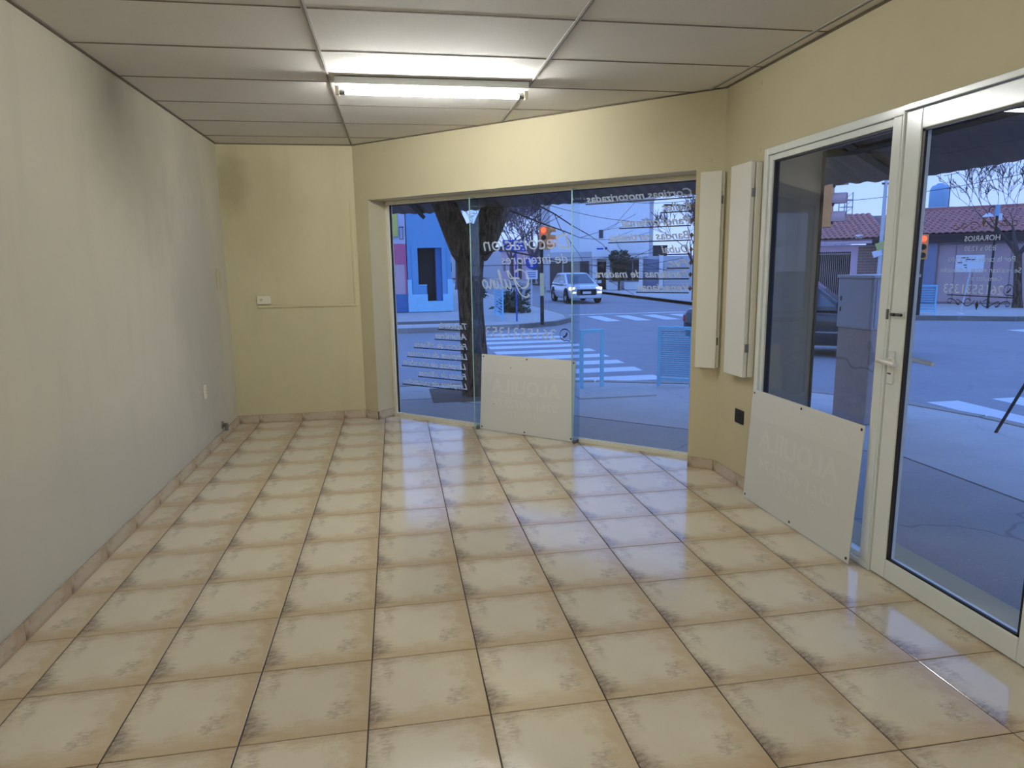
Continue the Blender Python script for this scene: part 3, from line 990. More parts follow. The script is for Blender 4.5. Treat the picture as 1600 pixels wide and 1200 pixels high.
# ================================================================== OUTSIDE
ZS, ZR = -0.18, -0.33           # pavement, carriageway
def mat_ground(name, rgb, scale, var=0.12, crack=0.0, bump=0.4):
    t = NT(name)
    v = t.coords()
    n1 = t.noise(v, scale, 6, 0.6)
    n2 = t.noise(v, 0.5, 4)
    n3 = t.noise(v, 38, 4, 0.7)
    c = s2l(rgb)
    cc = t.mix(n1, tuple(x * (1 - var) for x in c), tuple(min(1, x * (1 + var)) for x in c))
    cc = t.mix(t.math('MULTIPLY', t.step(n2, 0.45, 0.7), 0.35), cc, tuple(x * 0.78 for x in c))
    cc = t.mix(t.math('MULTIPLY', t.step(n3, 0.54, 0.72), 0.4), cc, tuple(min(1, x * 1.5) for x in c))
    if crack:
        vo = t.n('ShaderNodeTexVoronoi', feature='DISTANCE_TO_EDGE')
        dv = t.n('ShaderNodeVectorMath', operation='ADD')
        t.t.links.new(v, dv.inputs[0])
        nn = t.n('ShaderNodeTexNoise'); nn.inputs['Scale'].default_value = 2.0
        t.t.links.new(v, nn.inputs['Vector'])
        sc_ = t.n('ShaderNodeVectorMath', operation='SCALE'); sc_.inputs['Scale'].default_value = 0.5
        t.t.links.new(nn.outputs['Color'], sc_.inputs[0])
        t.t.links.new(sc_.outputs[0], dv.inputs[1])
        t.t.links.new(dv.outputs[0], vo.inputs['Vector'])
        vo.inputs['Scale'].default_value = 0.42
        mk = t.math('MULTIPLY', t.math('SUBTRACT', 1.0, t.step(vo.outputs['Distance'], 0.0, 0.008)), crack)
        cc = t.mix(mk, cc, tuple(x * 0.35 for x in c))
    return t.bsdf(cc, 0.85, 0, 0.3, bump=n3, bstr=bump, bdist=0.004)
M['asphalt'] = mat_ground('asphalt', (148, 146, 150), 3.0)
M['pave_dark'] = mat_ground('concrete_dark', (166, 162, 160), 4.0, crack=0.45)
M['pave_light'] = mat_ground('concrete_light', (186, 182, 178), 3.0, crack=0.25)
M['kerb'] = mat_ground('kerb_stone', (160, 150, 142), 5.0)
M['soil'] = mat_ground('bare_soil', (112, 96, 86), 6.0, 0.25)
M['paint_white'] = mat_ground('road_paint', (214, 216, 218), 4.0, 0.1)
def mat_bark():
    t = NT('bark_dark')
    v = t.coords('Object', (9, 9, 1.6))
    n = t.noise(v, 3.0, 6, 0.7, 0.6)
    c = t.mix(t.step(n, 0.35, 0.68), s2l((40, 33, 30)), s2l((128, 110, 98)))
    return t.bsdf(c, 0.9, 0, 0.2, bump=n, bstr=1.0, bdist=0.03)
M['bark'] = mat_bark()
M['twig'] = mat_plain('twig_brown', (78, 66, 66), 0.9, var=0.2)
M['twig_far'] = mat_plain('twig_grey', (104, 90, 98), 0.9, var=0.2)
M['awning'] = mat_plain('awning_metal_brown', (88, 72, 64), 0.6, var=0.15)
M['awning_trim'] = mat_plain('awning_beam_dark', (40, 34, 34), 0.7)
M['rail_blue'] = mat_plain('rail_light_blue', (140, 208, 236), 0.45, var=0.06)
M['mesh_blue'] = mat_plain('mesh_blue', (120, 182, 214), 0.5, var=0.06)
M['cab_grey'] = mat_plain('utility_cabinet_grey', (168, 166, 172), 0.5, var=0.06)
M['concrete_worn'] = mat_ground('concrete_plinth', (166, 152, 148), 5.0, 0.22, crack=0.5)
M['signal_yellow'] = mat_plain('signal_housing_yellow', (228, 154, 88), 0.5)
M['signal_pink'] = mat_plain('signal_visor_worn', (206, 170, 168), 0.5)
M['red_glow'] = mat_emit('signal_red_glow', (255, 66, 44), 4.0)
M['signal_dark'] = mat_plain('signal_lens_off', (34, 34, 34), 0.3)
M['pole_pale'] = mat_plain('pole_pale', (206, 206, 206), 0.5)
M['pole_dark'] = mat_plain('pole_dark', (30, 30, 38), 0.6)
M['pole_yellow'] = mat_plain('post_yellow_white', (224, 206, 150), 0.6)
M['sign_blue'] = mat_plain('sign_blue', (20, 74, 176), 0.4)
M['sign_white'] = mat_plain('sign_white', (222, 224, 226), 0.5)
M['sticker'] = mat_plain('sticker_yellow', (196, 190, 110), 0.6)
M['h_blue'] = mat_plain('house_blue', (110, 166, 206), 0.8)
M['h_lightblue'] = mat_plain('house_light_blue', (160, 214, 236), 0.8)
M['h_navy'] = mat_plain('house_navy', (72, 118, 172), 0.8)
M['h_pink'] = mat_plain('house_pink', (206, 104, 138), 0.8)
M['h_rose'] = mat_plain('house_rose', (208, 172, 182), 0.8)
M['h_lilac'] = mat_plain('house_lilac', (206, 204, 226), 0.8)
M['h_yellow'] = mat_plain('shop_sign_yellow', (214, 206, 100), 0.7)
M['h_white'] = mat_plain('house_white', (238, 236, 234), 0.8)
M['h_grey'] = mat_plain('house_grey', (200, 198, 200), 0.8)
M['h_greyblue'] = mat_plain('garage_grey_blue', (128, 134, 158), 0.7)
M['h_brown'] = mat_plain('gate_brown', (86, 74, 72), 0.7)
M['dark_door'] = mat_plain('door_dark', (34, 30, 34), 0.6)
M['rooftile'] = mat_plain('roof_tile_red', (184, 124, 116), 0.8, var=0.22, scale=3)
M['roof_dark'] = mat_plain('roof_edge_dark', (60, 50, 56), 0.8)
M['brick'] = mat_plain('brick_brown', (140, 104, 96), 0.85, var=0.25, scale=2)
M['mortar'] = mat_plain('mortar_pale', (176, 166, 160), 0.9)
M['h_mauve'] = mat_plain('wall_mauve', (192, 164, 164), 0.85)
M['tank'] = mat_plain('water_tank_blue', (140, 180, 206), 0.5)
M['leaf_dark'] = mat_plain('leaf_dark_green', (44, 58, 46), 0.8, var=0.3)
M['pane_dark'] = mat_plain('window_dark', (48, 58, 74), 0.15)
M['car_dark'] = mat_plain('car_paint_dark', (44, 46, 54), 0.18, var=0.04, coat=0.6)
M['car_silver'] = mat_plain('car_paint_silver', (206, 208, 212), 0.22, metal=0.1, var=0.03, coat=0.5)
M['car_glass'] = mat_plain('car_glass_dark', (70, 84, 100), 0.05, var=0.05, spec=0.8)
M['tyre'] = mat_plain('tyre_rubber', (22, 22, 24), 0.85)
M['rim'] = mat_plain('wheel_rim', (160, 160, 164), 0.3, metal=0.7)
M['chrome'] = mat_plain('chrome_trim', (200, 202, 206), 0.15, metal=0.9)
M['headlight'] = mat_emit('headlight_glow', (255, 246, 214), 3.0)
M['taillight'] = mat_plain('tail_lamp_red', (190, 50, 60), 0.25)

# ---------------------------------------------------------------- ground
def poly_slab(name, poly, z0, z1, mat, kind='structure', parent=None):
    if area2(poly) < 0: poly = poly[::-1]
    o = MB().prism(poly, z0, z1).build(name, mat, parent)
    if kind: tag(o, kind=kind)
    return o
road = MB().box(-60, 110, -45, 150, ZR - 0.2, ZR).build('road', M['asphalt'])
tag(road, kind='structure')
kerb_line = [(-40, 7.05), (0.4, 7.05), (1.6, 6.98), (2.9, 6.72), (4.1, 6.22), (5.2, 5.45), (5.85, 4.55), (6.15, 3.6), (6.25, 2.4), (6.25, -30)]
near = [(-40, -30)] + kerb_line[:1] + kerb_line[1:]
in_line = [(-40, 6.05), (0.55, 6.05), (4.33, 2.55), (4.33, -30)]
# the pavement: a darker strip along the building, a lighter one out to the kerb
poly_slab('pavement', [(-40, -30)] + in_line, ZR - 0.05, ZS, M['pave_dark'])
poly_slab('pavement', [(a, b) for a, b in in_line] + kerb_line[::-1], ZR - 0.05, ZS - 0.004, M['pave_light'])
for k, (a, b) in enumerate(zip(in_line[:-1], in_line[1:])):
    a, b = Vector(a), Vector(b)
    d = (b - a).normalized()
    pr = Vector((-d.y, d.x)) * 0.012
    poly_slab('pavement_joint', [tuple(a - pr), tuple(b - pr), tuple(b + pr), tuple(a + pr)], ZS - 0.02, ZS + 0.001, M['soil'])
def kerb(name, line, w, z):
    k = empty(name, (0, 0, 0), kind='structure')
    for (a, b) in zip(line[:-1], line[1:]):
        a, b = Vector(a), Vector(b)
        L = (b - a).length
        n_ = max(1, int(L / 1.2))
        if n_ > 14:
            n_ = 14
        d = (b - a).normalized()
        pr = Vector((-d.y, d.x))
        for i in range(n_):
            p, q = a + (b - a) * (i / n_), a + (b - a) * ((i + 1) / n_) - d * 0.012
            poly = [(p.x, p.y), (q.x, q.y), (q.x + pr.x * w, q.y + pr.y * w), (p.x + pr.x * w, p.y + pr.y * w)]
            if area2(poly) < 0: poly = poly[::-1]
            MB().prism(poly, ZR - 0.05, z).build('kerb_stone', M['kerb'], k)
    return k
kerb('kerb_near', [(-20, 7.05)] + kerb_line[1:-1] + [(6.25, -12)], 0.13, ZS + 0.006)
# block across the first street (blue house side)
fl = [(-60, 16.1), (2.0, 16.3), (3.6, 16.6), (4.9, 17.3), (5.6, 18.4), (5.9, 20.0), (5.9, 140), (-60, 140)]
poly_slab('pavement', fl, ZR - 0.05, ZS - 0.02, M['pave_light'])
kerb('kerb_left', [(-20, 16.1)] + fl[1:6] + [(5.9, 60)], 0.15, ZS - 0.01)
poly_slab('soil_strip', [(-60, 17.5), (2.4, 17.7), (2.7, 18.6), (-60, 18.9)], ZS - 0.05, ZS - 0.012, M['soil'])
# block across both streets (white house) and the one with the tiled roof
fr_ = [(12.6, 140), (12.6, 24.0), (12.8, 20.5), (13.6, 17.8), (15.2, 15.6), (17.6, 14.2), (20.5, 13.7), (110, 13.2), (110, 140)]
poly_slab('pavement', fr_, ZR - 0.05, ZS - 0.02, M['pave_light'])
kerb('kerb_right', [(12.6, 60)] + fr_[1:7] + [(45, 13.4)], 0.15, ZS - 0.01)
# zebra crossings
def stripe(x0, x1, y0, y1):
    MB().box(x0, x1, y0, y1, ZR - 0.002, ZR + 0.004).build('crossing_stripe', M['paint_white'], road)
for k in range(9):
    stripe(2.15, 4.25, 7.5 + 0.92 * k, 7.95 + 0.92 * k)
for k in range(6):
    stripe(6.7 + 1.0 * k, 7.2 + 1.0 * k, 18.2, 20.4)
stripe(6.3, 11.8, 21.2, 21.45)
for k in range(7):
    stripe(6.75 + 0.95 * k, 7.2 + 0.95 * k, 2.6, 5.0)
for k in range(6):
    stripe(15.3, 17.6, 6.2 + 1.1 * k, 6.75 + 1.1 * k)
# tree pit
poly_slab('tree_pit', [(0.55, 5.75), (1.75, 5.75), (1.75, 6.75), (0.55, 6.75)], ZS - 0.05, ZS + 0.003, M['soil'])
# flat concrete cover by the kerb
tag(MB().box(2.35, 3.35, 5.55, 6.0, ZS - 0.02, ZS + 0.012).build('pavement_cover', M['pave_light'], bevel=0.004), kind='structure')

# ---------------------------------------------------------------- awning round the corner
aw = empty('corrugated_awning', (BX, BY, 2.5), 0, 'dark corrugated metal awning running round the corner outside the shop', 'awning')
ZW, ZE = 2.62, 2.165
segs = []
oc = CH + 2.45                                  # chamfer edge line
XE, YE = 4.68, 6.95
c_r = (XE, (oc - nx * XE) / ny)                 # corner right / chamfer
c_b = ((oc - ny * YE) / nx, YE)                 # corner chamfer / back
w_r = (2.70, 2.04); w_b = (AX + 0.05, 4.60)
segs = [((2.70, -9.0), (XE, -9.0), w_r, c_r), (w_r, c_r, w_b, c_b), (w_b, c_b, (-7.0, 4.60), (-7.0, YE))]
for amp_, (a0, a1, b0, b1) in zip((0.003, 0.008, 0.006), segs):
    a0, a1, b0, b1 = (Vector(q) for q in (a0, a1, b0, b1))
    Ls = (b1 - a1).length
    n_ = int(Ls / 0.03)
    top, bot = [], []
    mb = MB()
    vs = []
    for i in range(n_ + 1):
        f = i / n_
        w_ = amp_ * math.sin(2 * PI * f * Ls / 0.15)
        p, q = a0.lerp(b0, f), a1.lerp(b1, f)
        vs += [(p.x - BX, p.y - BY, ZW + w_ - 2.5), (q.x - BX, q.y - BY, ZE + w_ - 2.5), (p.x - BX, p.y - BY, ZW + w_ + 0.006 - 2.5), (q.x - BX, q.y - BY, ZE + w_ + 0.006 - 2.5)]
    fs = []
    for i in range(n_):
        k = 4 * i
        fs += [(k, k + 4, k + 5, k + 1), (k + 2, k + 3, k + 7, k + 6), (k + 1, k + 5, k + 7, k + 3), (k, k + 2, k + 6, k + 4)]
    mb.add(vs, fs)
    mb.build('sheet', M['awning'], aw)
    # purlin near the middle
    p, q = a0.lerp(a1, 0.55), b0.lerp(b1, 0.55)
    z_ = ZW + (ZE - ZW) * 0.55 - 0.05 - 2.5
    MB().tube([(p.x - BX, p.y - BY, z_), (q.x - BX, q.y - BY, z_)], 0.03, 4).build('purlin', M['awning_trim'], aw)
for (a, b) in ((w_r, c_r), (w_b, c_b)):
    MB().tube([(a[0] - BX, a[1] - BY, ZW - 0.05 - 2.5), (b[0] - BX, b[1] - BY, ZE - 0.04 - 2.5)], 0.035, 4).build('hip_rafter', M['awning_trim'], aw)

# ---------------------------------------------------------------- trees
def grow(mb, p, d, L, r, depth, rng, spread, sides=5, minr=0.004, up=0.15):
    """one branch as a bent tube, then its children"""
    n_ = 4
    pts, rads = [p.copy()], [r]
    q = p.copy()
    dd = d.copy()
    for i in range(n_):
        dd = (dd + Vector((rng.uniform(-1, 1), rng.uniform(-1, 1), rng.uniform(-0.6, 1) * up * 3)) * 0.14).normalized()
        q = q + dd * (L / n_)
        pts.append(q.copy())
        rads.append(max(minr, r * (1 - 0.55 * (i + 1) / n_)))
    mb.tube(pts, rads, sides if r > 0.03 else 3, cap=False)
    if depth <= 0:
        return
    kids = rng.choice((2, 3, 3, 4)) if depth < 3 else rng.choice((2, 3))
    for k in range(kids):
        i = rng.choice((2, 3, 4)) if k else 4
        ax = Vector((rng.uniform(-1, 1), rng.uniform(-1, 1), rng.uniform(-0.35, 0.8))).normalized()
        nd = (dd + ax * spread * rng.uniform(0.6, 1.2)).normalized()
        grow(mb, pts[i], nd, L * rng.uniform(0.62, 0.86), max(minr, rads[i] * rng.uniform(0.55, 0.8)), depth - 1, rng, spread, sides, minr, up)
def bare_tree(name, label, base, h_trunk, r, lean, depth, seed, spread=0.75, L=None, mat='twig', minr=0.006, group='bare street trees', forks=3):
    rng = random.Random(seed)
    root = empty(name, base, 0, label, 'tree', group)
    top = Vector((lean[0], lean[1], h_trunk))
    tr = MB()
    tr.tube([Vector((0, 0, -0.05)), top * 0.15, top * 0.5, top], [r * 1.35, r * 1.05, r * 0.92, r * 0.85], 9)
    tr.build('trunk', M['bark'] if mat == 'twig' else M[mat], root, smooth=True)
    br = MB()
    L = L or h_trunk * 0.8
    a0 = rng.uniform(0, 6.28)
    for k in range(forks):
        a = a0 + 2 * PI * k / forks + rng.uniform(-0.4, 0.4)
        d = Vector((math.cos(a) * 0.7, math.sin(a) * 0.7, 1.0)).normalized()
        grow(br, top * 0.97, d, L, r * 0.6, depth, rng, spread, 5, minr)
    br.build('branches', M[mat], root, smooth=True)
    return root
# the near tree at the kerb: leaning trunk, two heavy limbs, a few twigs under the awning edge
nt = empty('street_tree', (1.11, 6.20, ZS), 0, 'thick dark street tree forking just outside the corner window', 'tree')
tk = MB()
tk.tube([(0.04, 0, -0.08), (0.03, 0, 0.12), (0.0, 0, 0.7), (-0.03, 0, 1.38), (-0.01, 0, 1.78), (0.0, 0.0, 2.20)], [0.225, 0.190, 0.170, 0.155, 0.190, 0.200], 16)
tk.tube([(-0.05, 0, 1.66), (-0.14, 0, 1.98), (-0.27, 0.0, 2.30), (-0.56, 0.1, 3.0), (-0.8, 0.2, 4.2)], [0.15, 0.175, 0.160, 0.11, 0.08], 14)
tk.tube([(0.05, 0, 1.68), (0.17, 0, 2.02), (0.32, 0.0, 2.31), (0.60, 0.2, 3.0), (0.9, 0.5, 4.2)], [0.16, 0.195, 0.190, 0.12, 0.075], 14)
tko = tk.build('trunk', M['bark'], nt, smooth=True)
dm = tko.modifiers.new('rough', 'SUBSURF'); dm.levels = 1; dm.render_levels = 1
tb = MB()
rg = random.Random(12)
for (p, d, L) in (((0.10, -0.02, 1.9), (1.0, 0.3, -0.18), 1.3), ((0.08, -0.08, 1.75), (0.7, -0.5, 0.30), 0.7), ((0.45, 0, 2.35), (1, 0.5, -0.25), 1.7), ((0.5, 0.1, 2.6), (1, 0.9, -0.35), 2.2), ((0.9, 0.5, 4.1), (0.8, 0.6, 0.2), 1.6), ((-0.8, 0.2, 4.1), (-0.6, 0.4, 0.4), 1.6)):
    grow(tb, Vector(p), Vector(d).normalized(), L, 0.016, 2, rg, 0.5, 4, 0.0035, 0.05)
tb.build('branches', M['twig'], nt, smooth=True)

# ---------------------------------------------------------------- pavement rails
def rail(name, label, p, q, h, panel=True, slats=16):
    """two posts and a top bar, filled with a slatted mesh"""
    p, q = Vector((*p, 0)), Vector((*q, 0))
    d = q - p
    L = d.length
    root = empty(name, (p.x, p.y, ZS), math.atan2(d.y, d.x), label, 'railing', 'light blue pavement rails')
    w = 0.022
    for x in (0, L):
        MB().box(x - w, x + w, -w, w, -0.05, h).build('post', M['rail_blue'], root, bevel=0.003)
    MB().box(-w, L + w, -w, w, h - 0.001, h + 0.045).build('top_bar', M['rail_blue'], root, bevel=0.003)
    if panel:
        MB().box(w, L - w, -w * 0.8, w * 0.8, 0.07, 0.11).build('bottom_bar', M['rail_blue'], root, bevel=0.003)
        for k in range(slats):
            z = 0.13 + (h - 0.16) * k / (slats - 1)
            MB().box(w, L - w, -0.004, 0.004, z, z + (h - 0.16) / slats * 0.62).build('slat', M['mesh_blue'], root)
    return root
rail('pavement_rail', 'empty light blue pavement rail frame seen through the right pane of the corner window', (2.58, 6.31), (2.88, 6.36), 0.74, panel=False)
rail('pavement_rail', 'slatted light blue pavement rail by the kerb next to the window pier', (3.66, 6.26), (4.02, 6.02), 0.76, slats=22)
rail('pavement_rail', 'slatted light blue rail on the far pavement beside the forked tree', (3.34, 17.85), (3.50, 20.6), 1.0, slats=10)
rail('pavement_rail', 'slatted light blue rail across the street seen through the glazed door', (15.1, 16.4), (16.15, 15.56), 0.83, slats=10)

# ---------------------------------------------------------------- utility cabinet and guy wire
uc = empty('utility_cabinet', (4.95, 3.78, ZS), math.atan2(-1, 0.12) + PI / 2, 'grey two door utility cabinet on a cracked concrete plinth outside the side window', 'utility cabinet')
MB().box(-0.215, 0.30, -0.205, 0.24, 0.0, 0.965).build('plinth', M['concrete_worn'], uc, bevel=0.012)
# local x points to +X (away), local y to +Y
MB().box(-0.225, 0.31, -0.215, 0.25, 0.965, 1.47).build('body', M['cab_grey'], uc, bevel=0.006)
MB().box(-0.24, 0.325, -0.23, 0.265, 1.47, 1.50).build('lid', M['cab_grey'], uc, bevel=0.004)
dd_ = MB().box(-0.234, -0.224, -0.19, 0.235, 0.985, 1.455).build('door', M['cab_grey'], uc, bevel=0.003)
for z in (1.13, 1.24):
    MB().box(-0.238, -0.232, 0.190, 0.205, z, z + 0.045).build('lock', M['black'], dd_)
MB().box(-0.20, 0.29, -0.224, -0.214, 0.985, 1.455).build('door', M['cab_grey'], uc, bevel=0.003)
gw = MB()
gw.tube([(0, 0, -0.04), (0.62, -0.42, 1.9), (1.24, -0.84, 3.8)], 0.014, 8)
g_ = gw.build('guy_wire', M['pole_dark'], loc=(5.76, 3.03, ZS))
tag(g_, 'dark guy wire slanting up from the pavement outside the glazed door', 'guy wire')

# ---------------------------------------------------------------- cars
def make_car(name, label, loc, rz, paint, L=4.25, Wd=1.76, H=1.48, lights=False, suv=False):
    root = empty(name, loc, rz, label, 'car')
    hw = Wd / 2
    belt = H * (0.63 if suv else 0.60)
    hood = H * (0.635 if suv else 0.58)
    sill = 0.22
    # body: rings along the length
    st = [(-L / 2, 0.40, belt * 0.80, 0.80), (-L / 2 + 0.06, 0.30, belt * 0.95, 0.90), (-L * 0.40, sill, belt, 0.98), (-L * 0.15, sill, belt, 1.0), (L * 0.12, sill, belt * 0.99, 1.0),
          (L * 0.25, sill, hood * 1.0, 0.99), (L * 0.38, sill, hood * 0.97, 0.97), (L / 2 - 0.10, 0.24, hood * 0.90, 0.92), (L / 2, 0.30, hood * 0.74, 0.84)]
    vs, fs = [], []
    for (x, z0, z1, k) in st:
        w = hw * k
        h = z1 - z0
        vs += [(x, -w * 0.90, z0), (x, -w, z0 + h * 0.25), (x, -w, z0 + h * 0.62), (x, -w * 0.96, z0 + h * 0.86), (x, -w * 0.84, z1),
               (x, w * 0.84, z1), (x, w * 0.96, z0 + h * 0.86), (x, w, z0 + h * 0.62), (x, w, z0 + h * 0.25), (x, w * 0.90, z0)]
    m = 10
    for i in range(len(st) - 1):
        for k in range(m):
            fs.append((i * m + k, i * m + (k + 1) % m, (i + 1) * m + (k + 1) % m, (i + 1) * m + k))
    fs.append(tuple(range(m - 1, -1, -1)))
    fs.append(tuple((len(st) - 1) * m + k for k in range(m)))
    MB().add(vs, [f[::-1] for f in fs]).build('body', paint, root, smooth=True, bevel=0.05 if suv else 0.03)
    # cabin
    xb0, xb1 = -L * (0.455 if suv else 0.38), L * (0.29 if suv else 0.27)
    xr0, xr1 = -L * (0.33 if suv else 0.20), L * (0.045 if suv else 0.085)
    wb, wr_ = hw * 0.90, hw * 0.70
    zb, zt = belt - 0.02, H
    def cab(x0, x1, X0, X1, wb, wr_, zb, zt):
        return [(x0, -wb, zb), (x1, -wb, zb), (x1, wb, zb), (x0, wb, zb), (X0, -wr_, zt - 0.03), (X1, -wr_, zt - 0.03), (X1, wr_, zt - 0.03), (X0, wr_, zt - 0.03),
                ((X0 * 0.8 + X1 * 0.2), -wr_ * 0.8, zt), ((X0 * 0.2 + X1 * 0.8), -wr_ * 0.8, zt), ((X0 * 0.2 + X1 * 0.8), wr_ * 0.8, zt), ((X0 * 0.8 + X1 * 0.2), wr_ * 0.8, zt)]
    cf = [(0, 1, 5, 4), (1, 2, 6, 5), (2, 3, 7, 6), (3, 0, 4, 7), (4, 5, 9, 8), (5, 6, 10, 9), (6, 7, 11, 10), (7, 4, 8, 11), (8, 9, 10, 11)]
    cv = cab(xb0, xb1, xr0, xr1, wb, wr_, zb, zt)
    MB().add(cv, cf).build('roof', paint, root, smooth=True, bevel=0.05)
    V_ = [Vector(p) for p in cv]
    def win_(nm, a, b, c, d, u0, u1, v0, v1):
        A_, B_, C_, D_ = V_[a], V_[b], V_[c], V_[d]
        def P2(u, v):
            return (A_.lerp(B_, u)).lerp(D_.lerp(C_, u), v)
        nrm = (B_ - A_).cross(D_ - A_).normalized()
        q = [P2(u0, v0), P2(u1, v0), P2(u1, v1), P2(u0, v1)]
        o_ = [p + nrm * 0.008 for p in q]
        i_ = [p - nrm * 0.01 for p in q]
        MB().add(o_ + i_, [(0, 1, 2, 3), (0, 4, 5, 1), (1, 5, 6, 2), (2, 6, 7, 3), (3, 7, 4, 0)]).build(nm, M['car_glass'], root)
    win_('windscreen', 1, 2, 6, 5, 0.06, 0.94, 0.08, 0.94)
    win_('rear_window', 3, 0, 4, 7, 0.08, 0.92, 0.10, 0.92)
    for (a, b, c, d) in ((0, 1, 5, 4), (2, 3, 7, 6)):
        r1 = (0.08, 0.49) if a == 0 else (0.51, 0.92)
        r2 = (0.52, 0.94) if a == 0 else (0.06, 0.48)
        win_('side_window', a, b, c, d, *r1, 0.12, 0.90)
        win_('side_window', a, b, c, d, *r2, 0.12, 0.90)
    # wheels
    wr2 = 0.335 if suv else 0.305
    for x in (-L * 0.30, L * 0.315):
        for s in (-1, 1):
            Rm = Matrix.Rotation(-s * PI / 2, 4, 'X')
            wh = MB().lathe([(wr2 * 0.55, -0.10), (wr2 * 0.95, -0.10), (wr2, -0.06), (wr2, 0.06), (wr2 * 0.95, 0.10), (wr2 * 0.64, 0.10), (wr2 * 0.6, 0.07)], (x, s * (hw - 0.085), wr2), 20, Rm).build('wheel', M['tyre'], root, smooth=True)
            MB().lathe([(wr2 * 0.62, 0.06), (wr2 * 0.58, 0.085), (wr2 * 0.2, 0.07), (wr2 * 0.14, 0.09)], (x, s * (hw - 0.085), wr2), 12, Rm).build('rim', M['rim'], wh, smooth=True)
            arch = [(x + (wr2 + 0.05) * math.cos(a), wr2 + (wr2 + 0.05) * math.sin(a)) for a in [PI * k / 10 for k in range(11)]]
            Ma = Matrix(((1, 0, 0, 0), (0, 0, -1, 0), (0, 1, 0, 0), (0, 0, 0, 1)))
            y_ = s * (hw + 0.003)
            MB().prism_m(arch, -(y_ + 0.004), -(y_ - 0.03 * s) if s > 0 else -(y_ + 0.03), Ma).build('wheel_arch', M['tyre'], root)
    # front: lamps, grille, bumper, plate
    xf = L / 2
    for s in (-1, 1):
        MB().box(xf - 0.16, xf - 0.02, s * hw * 0.78 - 0.17, s * hw * 0.78 + 0.10 if s < 0 else s * hw * 0.78 + 0.10, hood * 0.72, hood * 0.86).build('headlamp', M['headlight'] if lights else M['chrome'], root, bevel=0.02)
        if lights:
            MB().box(xf - 0.10, xf + 0.005, s * hw * 0.74 - 0.11, s * hw * 0.74 + 0.11, hood * 0.54, hood * 0.64).build('fog_lamp', M['headlight'], root, bevel=0.02)
        MB().box(-xf - 0.005, -xf + 0.10, s * hw * 0.68 - 0.14, s * hw * 0.68 + 0.14, belt * 0.68, belt * 0.84).build('tail_lamp', M['taillight'], root, bevel=0.02)
        mx_ = xb1 - 0.16
        MB().box(mx_ - 0.05, mx_ + 0.06, s * (hw + 0.10) - 0.09, s * (hw + 0.10) + 0.09, belt + 0.02, belt + 0.16).build('mirror', M['tyre'] if paint == M['car_dark'] else paint, root, bevel=0.03)
        MB().box(-L * 0.28, L * 0.30, s * (hw + 0.004) - 0.012, s * (hw + 0.004) + 0.012, 0.47, 0.50).build('side_moulding', M['chrome'], root)
        MB().box(-L * 0.34, L * 0.18, s * hw * 0.965 - 0.012, s * hw * 0.965 + 0.012, belt * 0.93, belt * 0.96).build('belt_moulding', M['tyre'], root)
    MB().box(xf - 0.05, xf + 0.012, -hw * 0.56, hw * 0.56, hood * 0.40, hood * 0.74).build('grille', M['tyre'], root, bevel=0.01)
    MB().box(xf - 0.04, xf + 0.018, -hw * 0.56, hw * 0.56, hood * 0.745, hood * 0.785).build('grille_bar', M['chrome'], root)
    MB().box(xf - 0.12, xf + 0.03, -hw * 0.86, hw * 0.86, 0.26, 0.40).build('bumper', paint, root, bevel=0.03)
    MB().box(xf + 0.012, xf + 0.026, -0.20, 0.20, hood * 0.52, hood * 0.64).build('number_plate', M['sign_white'], root)
    MB().box(-xf - 0.03, -xf + 0.10, -hw * 0.86, hw * 0.86, 0.34, 0.50).build('bumper', M['chrome'] if not suv else paint, root, bevel=0.03)
    return root
make_car('dark_car', 'dark saloon car passing behind the utility cabinet', (7.95, 10.05, ZR), math.atan2(-0.60, 0.80), M['car_dark'], 3.95, 1.70, 1.50)
make_car('silver_car', 'silver hatchback with its headlamps lit driving toward the crossing', (8.75, 29.6, ZR), -PI / 2 + 0.02, M['car_silver'], 3.8, 1.64, 1.40, lights=True, suv=True)

# ---------------------------------------------------------------- traffic signals and signs at the far left corner
def signal_head(parent, c, rz, s=0.30, w=0.30, lit=0, back=False):
    """three stacked lenses facing local +x, pieces hung on the parent"""
    Mx = Matrix.Translation(c) @ Matrix.Rotation(rz, 4, 'Z')
    MB().box(-0.10, 0.06, -w / 2, w / 2, -1.5 * s, 1.5 * s, M=Mx).build('housing', M['signal_yellow'], parent, bevel=0.015)
    for k in range(3):
        z = (1 - k) * s
        g = MB()
        Rx = Matrix.Rotation(PI / 2, 4, 'Y')
        prof = [(s * 0.34, 0.055), (s * 0.34, 0.075), (s * 0.30, 0.085)]
        g.lathe([(r_, z_) for r_, z_ in prof], (0, 0, 0), 14, Rx)
        g.v = [tuple(Mx @ Vector((x_, y_, z_ + z))) for x_, y_, z_ in g.v]
        g.build('lens', M['red_glow'] if k == lit else M['signal_dark'], parent, smooth=True)
        vz = MB()
        n_ = 10
        ring = []
        for q in range(n_ + 1):
            a = PI * (-0.15 + 1.30 * q / n_)
            ring.append((math.cos(a) * s * 0.40, math.sin(a) * s * 0.40))
        vsv = []
        for (yy, zz) in ring:
            vsv += [(0.05, yy, zz + z), (0.05 + s * 0.75, yy * 0.97, zz * 0.97 + z), (0.05, yy * 0.92, zz * 0.92 + z), (0.05 + s * 0.75, yy * 0.90, zz * 0.90 + z)]
        fsv = []
        for q in range(n_):
            b = 4 * q
            fsv += [(b, b + 1, b + 5, b + 4), (b + 2, b + 6, b + 7, b + 3), (b + 1, b + 3, b + 7, b + 5)]
        vz.add([Mx @ Vector(p) for p in vsv], fsv)
        vz.build('visor', M['signal_pink'] if back else M['signal_yellow'], parent, smooth=True)
